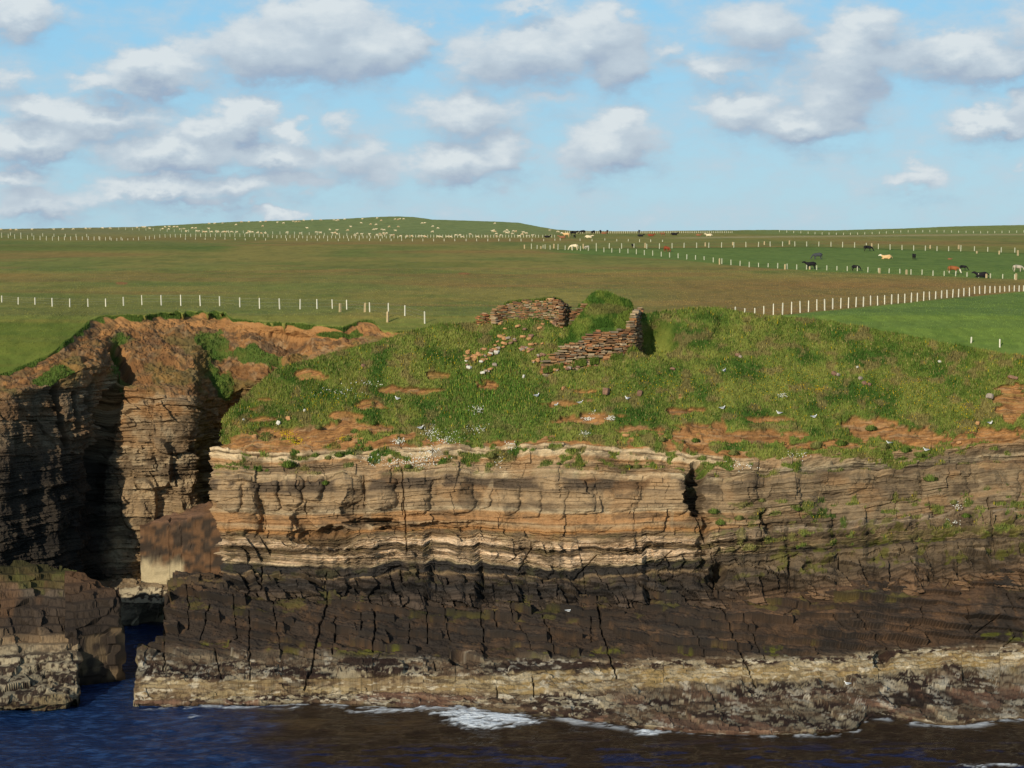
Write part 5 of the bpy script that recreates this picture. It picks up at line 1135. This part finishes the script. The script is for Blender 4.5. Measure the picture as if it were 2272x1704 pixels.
cm = {'black': animal_mat('black_coat', lin(34, 32, 34)), 'grey': animal_mat('dark_grey_coat', lin(66, 68, 72)), 'cream': animal_mat('cream_coat', lin(222, 204, 168)), 'palegrey': animal_mat('pale_grey_coat', lin(178, 166, 146)),
      'red': animal_mat('red_coat', lin(132, 66, 40)), 'hereford': animal_mat('brown_coat_white_face', lin(146, 88, 50), W_, W_), 'creamwhite': animal_mat('cream_coat_white_head', lin(214, 176, 124), W_), 'dun': animal_mat('dun_coat', lin(140, 96, 68)), 'blackwhite': animal_mat('black_coat_pale_udder', lin(30, 29, 31))}
cache = {}
def cow(px, row, coat, pose, rz, s, label):
    key = (pose, coat)
    if key not in cache:
        me = cow_me[pose].copy(); me.materials.clear(); me.materials.append(cm[coat]); cache[key] = me
    o = bpy.data.objects.new('cow' if s > .7 else 'calf', cache[key]); col.objects.link(o)
    p = field_pt(px, row); o.location = (p.x, p.y, p.z-.03); o.rotation_euler = (0, 0, rz); o.scale = (s, s, s)
    tag(o, label, 'cow' if s > .7 else 'calf', 'cattle in the far fields')
L_, R_, A_ = PI, 0.0, PI/2
for a in ((1273, 555, 'cream', 'graze', L_+.1, 1.05, 'cream cow grazing at the left end of the cattle field fences'), (1302, 553.5, 'palegrey', 'graze', L_+.5, .68, 'pale grey calf grazing right of the cream cow'),
          (1404, 549.5, 'black', 'stand', A_+.3, .66, 'black calf end on by the upper field fence'), (1214, 527.5, 'black', 'lie', 0, .95, 'black cow lying at the foot of the sheep hill left of the herd'),
          (1256, 527, 'creamwhite', 'stand', L_, 1.15, 'cream and tan cow standing in the middle of the distant herd'), (1273, 523, 'black', 'stand', R_, 1.2, 'black cow standing behind the cream cow in the distant herd'),
          (1248, 529, 'dun', 'lie', L_, 1.1, 'dark brown cow lying in front of the distant herd'), (1275, 528, 'black', 'graze', 1.2, .68, 'black calf at the right end of the distant herd'),
          (1292, 519.5, 'black', 'graze', L_, 1.1, 'black cow grazing on the skyline right of the herd'), (1306, 528, 'cream', 'lie', R_, 1.1, 'cream cow lying alone right of the distant herd'),
          (1316, 519.5, 'black', 'graze', 2.2, 1.0, 'second black animal from the left on the skyline'), (1332, 518.8, 'black', 'stand', A_, 1.0, 'black cow end on next to the dun one on the skyline'), (1340, 519.3, 'dun', 'lie', 0, 1.0, 'faint brown cow between two black ones on the skyline'),
          (1347.5, 518.8, 'black', 'stand', A_, 1.0, 'black cow end on right of the brown one on the skyline'), (1418, 518.6, 'grey', 'stand', A_, 1.0, 'dark cow alone on the skyline right of the group'), (1421, 525, 'black', 'lie', R_, 1.0, 'black cow lying flat below the lone skyline cow'),
          (1444, 524.5, 'red', 'lie', R_, 1.1, 'red brown cow lying in the distant field'), (1470, 523.5, 'dun', 'stand', L_+.4, .9, 'orange brown cow in the distant field right of the red one'), (1496, 522, 'black', 'lie', R_, 1.2, 'black cow lying furthest right in the distant field'),
          (1573, 524, 'cream', 'lie', L_, 1.1, 'cream cow lying in the distant field near the middle right'), (1550, 523.5, 'dun', 'lie', R_, .9, 'faint tan cow left of the far cream cow'), (1479.5, 558.5, 'red', 'graze', -.9, .95, 'red cow grazing in the cattle field'),
          (1813, 576, 'grey', 'graze', L_+.05, 1.08, 'dark grey cow grazing to the left in the cattle field'), (1798, 597.5, 'blackwhite', 'stand', L_, 1.08, 'black cow walking left behind the lower fence'), (1899, 600.5, 'black', 'graze', -.45, .8, 'black cow head down behind a fence post'),
          (1926, 557.5, 'black', 'graze', -.1, 1.02, 'black cow grazing to the right by the upper fence'), (1967, 574.5, 'creamwhite', 'lie', L_, 1.15, 'pale cow with a white head lying in the cattle field'), (2027.5, 575.5, 'black', 'stand', A_, .85, 'black cow seen from behind in the cattle field'),
          (2107, 576, 'dun', 'lie', R_, .42, 'tiny brown calf lying in the grass'), (2116, 606.5, 'hereford', 'graze', -.35, 1.05, 'brown cow with a white face grazing to the right'), (2137.5, 599.5, 'black', 'graze', -.2, .72, 'black calf right behind the white faced cow'),
          (2178, 615, 'black', 'lie', L_, 1.2, 'black cow lying by the lower fence near the right edge'), (2259, 602.5, 'palegrey', 'graze', -.1, .95, 'pale grey cow walking at the right edge')):
    cow(*a)
sheep_me = skin_body('sheep', *quad('graze', .58, 1.12)); sheep_st = skin_body('sheep_standing', *quad('stand', .58, 1.12))
M_wool = animal_mat('sheep_wool', lin(214, 196, 160), lin(206, 190, 160), None, .66); M_wool2 = animal_mat('sheep_wool_tan', lin(206, 176, 136), None, None)
sv = []
for base_me in (sheep_me, sheep_st):
    for mt in (M_wool, M_wool2):
        me = base_me.copy(); me.materials.clear(); me.materials.append(mt); sv.append(me)
A = [(20, 283), (175, 285), (265, 288), (525, 283), (880, 283), (1030, 278), (1200, 278), (1405, 268), (1475, 268), (1680, 262), (1805, 265)]
B = [(32, 252), (125, 245), (160, 245), (238, 268), (450, 272), (490, 242), (560, 238), (550, 278), (637, 240), (688, 242), (740, 280), (800, 272), (835, 318), (935, 260), (990, 262), (1010, 312), (1040, 315), (1125, 325), (1160, 325), (1205, 270), (1250, 325), (1330, 318), (1355, 328), (1435, 328), (1465, 325), (1510, 322), (1580, 325), (1662, 330), (1828, 343), (1860, 318), (1882, 330), (1918, 330), (2005, 340), (2065, 345), (2130, 345), (1210, 185), (1300, 185), (1435, 182), (1740, 160), (1860, 157), (2050, 157), (2135, 150), (1650, 205), (2085, 227)]
Cc_ = [(115, 168), (215, 178), (375, 150), (425, 155), (475, 152), (545, 133), (685, 130), (825, 128), (1040, 127), (1080, 138), (1108, 128), (1215, 115), (1505, 110), (1485, 175), (1745, 98), (1813, 135), (1315, 238), (1640, 197), (1730, 202), (1943, 237), (2092, 237), (2040, 115), (2090, 118), (2120, 110), (2180, 110), (600, 260), (973, 287), (1090, 295), (1265, 297), (275, 335), (490, 347), (755, 332), (820, 340), (1015, 342), (1060, 340), (1090, 360), (1385, 380), (1420, 352), (1495, 358), (1620, 362), (1690, 285), (1730, 280), (1825, 285), (1862, 292), (1745, 375), (1795, 355), (1810, 382), (1850, 343), (1870, 360), (1900, 345), (1975, 383), (2012, 378), (2047, 303), (2130, 395)]
D = [(25, 400), (105, 395), (220, 398), (245, 400), (300, 400), (325, 405), (530, 402), (575, 408), (690, 405), (740, 408), (820, 380), (890, 378), (935, 408), (1058, 362), (1180, 405), (1325, 400), (1490, 400), (1485, 355), (1423, 315), (1458, 320), (1440, 300), (1620, 320), (1660, 298), (1655, 340), (1685, 335), (1760, 312), (1800, 318), (1748, 352), (1925, 335), (1975, 345), (1905, 365), (1855, 395), (1990, 395), (2080, 380), (270, 180), (312, 178), (445, 232), (530, 262), (440, 322), (1460, 183), (1565, 378)]
sp = [(x/S7, 470+y/S7, 0) for x, y in A]+[(300+x/S7, 470+y/S7, 1) for x, y in B]+[(600+x/S7, 470+y/S7, 1) for x, y in Cc_]+[(900+x/S7, 470+y/S7, 1) for x, y in D]+[(1150+x/S7, 490+y/S7, 1) for x, y in ((517, 152), (650, 175), (85, 185), (135, 198), (65, 218))]
rs = random.Random(4)
for (x, y, zn) in sp:
    hrow = float(np.interp(x, hz_x, hz_r)); row = max(y+2.6, hrow+.4); sky_ = row < hrow+2.2
    o = bpy.data.objects.new('sheep', sv[rs.choice((0, 0, 2, 1))] if not sky_ else sv[rs.choice((1, 3, 0))]); col.objects.link(o)
    p = field_pt(x, row); o.location = (p.x, p.y, p.z-.03); s_ = 1.0 if p.y > 700 else .82; o.scale = (s_, s_, s_); o.rotation_euler = (0, 0, rs.choice((0, PI))+rs.uniform(-.7, .7))
    if sky_: tag(o, 'pale sheep silhouetted along the left skyline', 'sheep', 'sheep on the skyline')
    elif y > 510 and x < 640: tag(o, 'cream sheep in the close flock behind the far left fence', 'sheep', 'sheep behind the left far fence')
    elif y > 516: tag(o, 'cream sheep close behind the fence at the foot of the hill', 'sheep', 'sheep along the hill fence')
    else: tag(o, 'cream sheep grazing out on the open green hillside', 'sheep', 'sheep on the open hillside')

# ================================================================= WORLD
SUN_AZ = Vector((-0.48, -0.877, 0)).normalized(); SUN_EL = math.radians(20)
world = bpy.data.worlds.new('World'); sc.world = world; world.use_nodes = True
nt = world.node_tree; nt.nodes.clear()
def node(t, **k):
    n = nt.nodes.new(t)
    for a, v in k.items(): setattr(n, a, v)
    return n
out_n = node('ShaderNodeOutputWorld'); bg = node('ShaderNodeBackground'); bg.inputs['Strength'].default_value = 0.1
nt.links.new(bg.outputs[0], out_n.inputs[0])
sky = node('ShaderNodeTexSky'); sky.sky_type = 'NISHITA'; sky.sun_disc = False
sky.sun_elevation = SUN_EL; sky.sun_rotation = math.atan2(SUN_AZ.x, SUN_AZ.y); sky.air_density = 1.0; sky.dust_density = 0.4; sky.ozone_density = 1.6; sky.altitude = 50
# cloud group: density at an (azimuth, elevation) coordinate
cg = bpy.data.node_groups.new('cloud_density', 'ShaderNodeTree')
cg.interface.new_socket('P', in_out='INPUT', socket_type='NodeSocketVector'); cg.interface.new_socket('D', in_out='OUTPUT', socket_type='NodeSocketFloat')
gi = cg.nodes.new('NodeGroupInput'); go = cg.nodes.new('NodeGroupOutput')
clouds = [(640, 105, 250, 85, 1), (690, 60, 170, 85, 1), (800, 100, 135, 85, 1), (545, 110, 120, 75, .9), (880, 88, 70, 50, .8), (330, 150, 140, 60, .95), (240, 180, 110, 32, .8),
 (50, 30, 120, 55, .8), (190, 50, 160, 30, .3), (10, 170, 60, 45, .6), (70, 235, 90, 36, .8), (200, 255, 190, 55, .8), (60, 305, 160, 50, .9), (400, 250, 90, 40, .35),
 (370, 325, 170, 55, .95), (520, 262, 80, 66, 1), (440, 275, 60, 50, .8), (625, 288, 60, 32, .7), (580, 335, 150, 40, .85), (350, 405, 170, 34, .9), (500, 405, 110, 40, .8), (730, 262, 60, 40, .6),
 (750, 335, 120, 60, .75), (650, 382, 120, 30, .7), (820, 370, 90, 48, .6), (40, 385, 80, 36, .85), (70, 435, 110, 42, .85), (170, 415, 110, 36, .6), (430, 440, 120, 20, .6), (600, 464, 80, 18, .8), (600, 432, 60, 20, .4),
 (1010, 250, 150, 62, .8), (985, 345, 120, 60, .9), (1080, 330, 80, 56, .8), (1080, 398, 80, 26, .4), (880, 420, 90, 30, .25),
 (1130, 115, 190, 80, .9), (1290, 75, 130, 80, 1), (1340, 130, 90, 70, .9), (1010, 145, 80, 50, .7), (1445, 100, 42, 40, .6), (1190, 215, 90, 24, .5), (1140, 12, 110, 20, .6),
 (1320, 310, 125, 72, .95), (1345, 262, 80, 45, .8), (1270, 345, 70, 42, .7), (1640, 60, 140, 85, .8), (1550, 145, 130, 40, .7), (1720, 130, 60, 60, .5),
 (1740, 265, 160, 50, .95), (1600, 240, 110, 55, .8), (1840, 130, 110, 100, 1), (1810, 205, 100, 70, .9), (1880, 50, 90, 60, .8), (1690, 200, 80, 40, .5),
 (2060, 115, 190, 60, .9), (1970, 95, 80, 60, .7), (2160, 135, 140, 50, .9), (2200, 50, 90, 70, .6), (2150, 262, 120, 40, .9), (2210, 225, 70, 60, .7), (1975, 388, 105, 28, .75), (1985, 362, 50, 26, .6), (2212, 365, 30, 20, .5),
 (1185, 470, 50, 20, .4), (1220, 430, 70, 20, .2), (1620, 350, 90, 12, .18), (870, 465, 80, 14, .25)]
acc = None
for (cx, cy, rx, ry, w) in clouds:
    a, dy, dz = ray(cx*K, cy*K); az = math.atan2(float(a), float(dy)); el = math.atan2(float(dz), math.hypot(float(a), float(dy)))
    s1 = cg.nodes.new('ShaderNodeVectorMath'); s1.operation = 'SUBTRACT'; s1.inputs[1].default_value = (az, el, 0)
    cg.links.new(gi.outputs[0], s1.inputs[0])
    s2 = cg.nodes.new('ShaderNodeVectorMath'); s2.operation = 'MULTIPLY'; s2.inputs[1].default_value = (F/(rx*K*1.22), F/(ry*K*1.2), 0)
    cg.links.new(s1.outputs[0], s2.inputs[0])
    s3 = cg.nodes.new('ShaderNodeVectorMath'); s3.operation = 'LENGTH'; cg.links.new(s2.outputs[0], s3.inputs[0])
    s4 = cg.nodes.new('ShaderNodeMapRange'); s4.interpolation_type = 'SMOOTHSTEP'
    s4.inputs['From Min'].default_value = 0; s4.inputs['From Max'].default_value = 1.3; s4.inputs['To Min'].default_value = w; s4.inputs['To Max'].default_value = 0
    cg.links.new(s3.outputs['Value'], s4.inputs['Value'])
    if acc is None: acc = s4.outputs[0]
    else:
        ad = cg.nodes.new('ShaderNodeMath'); ad.operation = 'SMOOTH_MAX'; ad.inputs[2].default_value = .35
        cg.links.new(acc, ad.inputs[0]); cg.links.new(s4.outputs[0], ad.inputs[1]); acc = ad.outputs[0]
cg.links.new(acc, go.inputs[0])
tcw = node('ShaderNodeTexCoord'); sep = node('ShaderNodeSeparateXYZ'); nt.links.new(tcw.outputs['Generated'], sep.inputs[0])
def math_(op, a, b=None, c=None):
    n = node('ShaderNodeMath', operation=op)
    for i, v in enumerate((a, b, c)):
        if v is None: continue
        if isinstance(v, (int, float)): n.inputs[i].default_value = v
        else: nt.links.new(v, n.inputs[i])
    return n.outputs[0]
azn = math_('ARCTAN2', sep.outputs[0], sep.outputs[1]); eln = math_('ARCSINE', sep.outputs[2])
cmb = node('ShaderNodeCombineXYZ'); nt.links.new(azn, cmb.inputs[0]); nt.links.new(eln, cmb.inputs[1])
ns1 = node('ShaderNodeTexNoise'); ns1.inputs['Scale'].default_value = 46; ns1.inputs['Detail'].default_value = 6; ns1.inputs['Roughness'].default_value = .55
mp1 = node('ShaderNodeMapping'); mp1.inputs['Scale'].default_value = (1, 1.7, 1); nt.links.new(cmb.outputs[0], mp1.inputs['Vector']); nt.links.new(mp1.outputs[0], ns1.inputs['Vector'])
wv = node('ShaderNodeVectorMath', operation='SUBTRACT'); nt.links.new(ns1.outputs['Color'], wv.inputs[0]); wv.inputs[1].default_value = (.5, .5, .5)
wv2 = node('ShaderNodeVectorMath', operation='MULTIPLY'); nt.links.new(wv.outputs[0], wv2.inputs[0]); wv2.inputs[1].default_value = (.040, .026, 0)
pw_ = node('ShaderNodeVectorMath', operation='ADD'); nt.links.new(cmb.outputs[0], pw_.inputs[0]); nt.links.new(wv2.outputs[0], pw_.inputs[1])
po = node('ShaderNodeVectorMath', operation='ADD'); nt.links.new(pw_.outputs[0], po.inputs[0]); po.inputs[1].default_value = (-.004, .0105, 0)
g1 = node('ShaderNodeGroup'); g1.node_tree = cg; nt.links.new(pw_.outputs[0], g1.inputs[0])
g2 = node('ShaderNodeGroup'); g2.node_tree = cg; nt.links.new(po.outputs[0], g2.inputs[0])
ns2 = node('ShaderNodeTexNoise'); ns2.inputs['Scale'].default_value = 34; ns2.inputs['Detail'].default_value = 7; ns2.inputs['Roughness'].default_value = .6
mp2 = node('ShaderNodeMapping'); mp2.inputs['Scale'].default_value = (1, 1.9, 1); mp2.inputs['Location'].default_value = (3, 5, 1); nt.links.new(cmb.outputs[0], mp2.inputs['Vector']); nt.links.new(mp2.outputs[0], ns2.inputs['Vector'])
dn = math_('ADD', g1.outputs[0], math_('MULTIPLY', math_('SUBTRACT', ns2.outputs['Fac'], .5), .75))
cov = node('ShaderNodeMapRange'); cov.interpolation_type = 'SMOOTHSTEP'; cov.inputs['From Min'].default_value = .14; cov.inputs['From Max'].default_value = .62; nt.links.new(dn, cov.inputs['Value'])
lit = math_('MULTIPLY', math_('SUBTRACT', g1.outputs[0], g2.outputs[0]), 1.25)
lit = math_('ADD', lit, math_('MULTIPLY', math_('SUBTRACT', ns2.outputs['Fac'], .5), .9))
lit = math_('ADD', lit, .50)
litc = node('ShaderNodeClamp'); nt.links.new(lit, litc.inputs[0])
cr = node('ShaderNodeValToRGB'); nt.links.new(litc.outputs[0], cr.inputs[0])
e = cr.color_ramp.elements
e[0].position = 0.0; e[0].color = tuple(lin(156, 172, 194))+(1,)
e[1].position = 1.0; e[1].color = tuple(lin(220, 227, 230))+(1,)
k_ = e.new(.35); k_.color = tuple(lin(180, 193, 206))+(1,)
k_ = e.new(.65); k_.color = tuple(lin(194, 206, 216))+(1,)
cs = node('ShaderNodeVectorMath', operation='SCALE'); nt.links.new(cr.outputs[0], cs.inputs[0]); cs.inputs['Scale'].default_value = 10.0
# blue of the clear air between the clouds (sky texture, tinted to the evening haze near the horizon)
gr_ = node('ShaderNodeValToRGB'); nt.links.new(math_('MULTIPLY', eln, 6.0), gr_.inputs[0])
ge = gr_.color_ramp.elements; ge[0].position = 0; ge[0].color = tuple(lin(170, 212, 232))+(1,); ge[1].position = .85; ge[1].color = tuple(lin(136, 203, 243))+(1,)
gs_ = node('ShaderNodeVectorMath', operation='SCALE'); nt.links.new(gr_.outputs[0], gs_.inputs[0]); gs_.inputs['Scale'].default_value = 10.0
mixg = node('ShaderNodeMix', data_type='RGBA')
frontf = math_('MULTIPLY', math_('GREATER_THAN', sep.outputs[1], 0.0), 1.0)
dirm = node('ShaderNodeMapRange'); dirm.interpolation_type = 'SMOOTHSTEP'; dirm.inputs['From Min'].default_value = .55; dirm.inputs['From Max'].default_value = .15; dirm.inputs['To Min'].default_value = 0; dirm.inputs['To Max'].default_value = .85
nt.links.new(eln, dirm.inputs['Value'])
nt.links.new(dirm.outputs[0], mixg.inputs['Factor']); nt.links.new(sky.outputs[0], mixg.inputs['A']); nt.links.new(gs_.outputs[0], mixg.inputs['B'])
mixw = node('ShaderNodeMix', data_type='RGBA')
nt.links.new(math_('MULTIPLY', cov.outputs[0], .93), mixw.inputs['Factor']); nt.links.new(mixg.outputs['Result'], mixw.inputs['A']); nt.links.new(cs.outputs[0], mixw.inputs['B'])
nt.links.new(mixw.outputs['Result'], bg.inputs['Color'])
# ================================================================= SUN + CAMERA
sl = bpy.data.lights.new('sun', 'SUN'); sl.energy = 4.3; sl.angle = math.radians(0.55); sl.color = (1.0, 0.90, 0.73)
so = bpy.data.objects.new('sun', sl); col.objects.link(so)
sd = Vector((SUN_AZ.x*math.cos(SUN_EL), SUN_AZ.y*math.cos(SUN_EL), math.sin(SUN_EL)))
so.rotation_euler = sd.to_track_quat('Z', 'Y').to_euler()
cam = bpy.data.cameras.new('camera'); co = bpy.data.objects.new('camera', cam); col.objects.link(co)
co.location = (0, 0, HC); co.rotation_euler = (PI/2-PITCH, 0, 0)
cam.sensor_width = 36; cam.lens = 36*F/W; cam.clip_start = 1; cam.clip_end = 30000
sc.camera = co
sc.view_settings.view_transform = 'Standard'; sc.view_settings.look = 'None'; sc.view_settings.exposure = 0
sc.cycles.max_bounces = 5; sc.cycles.diffuse_bounces = 2; sc.cycles.use_denoising = True
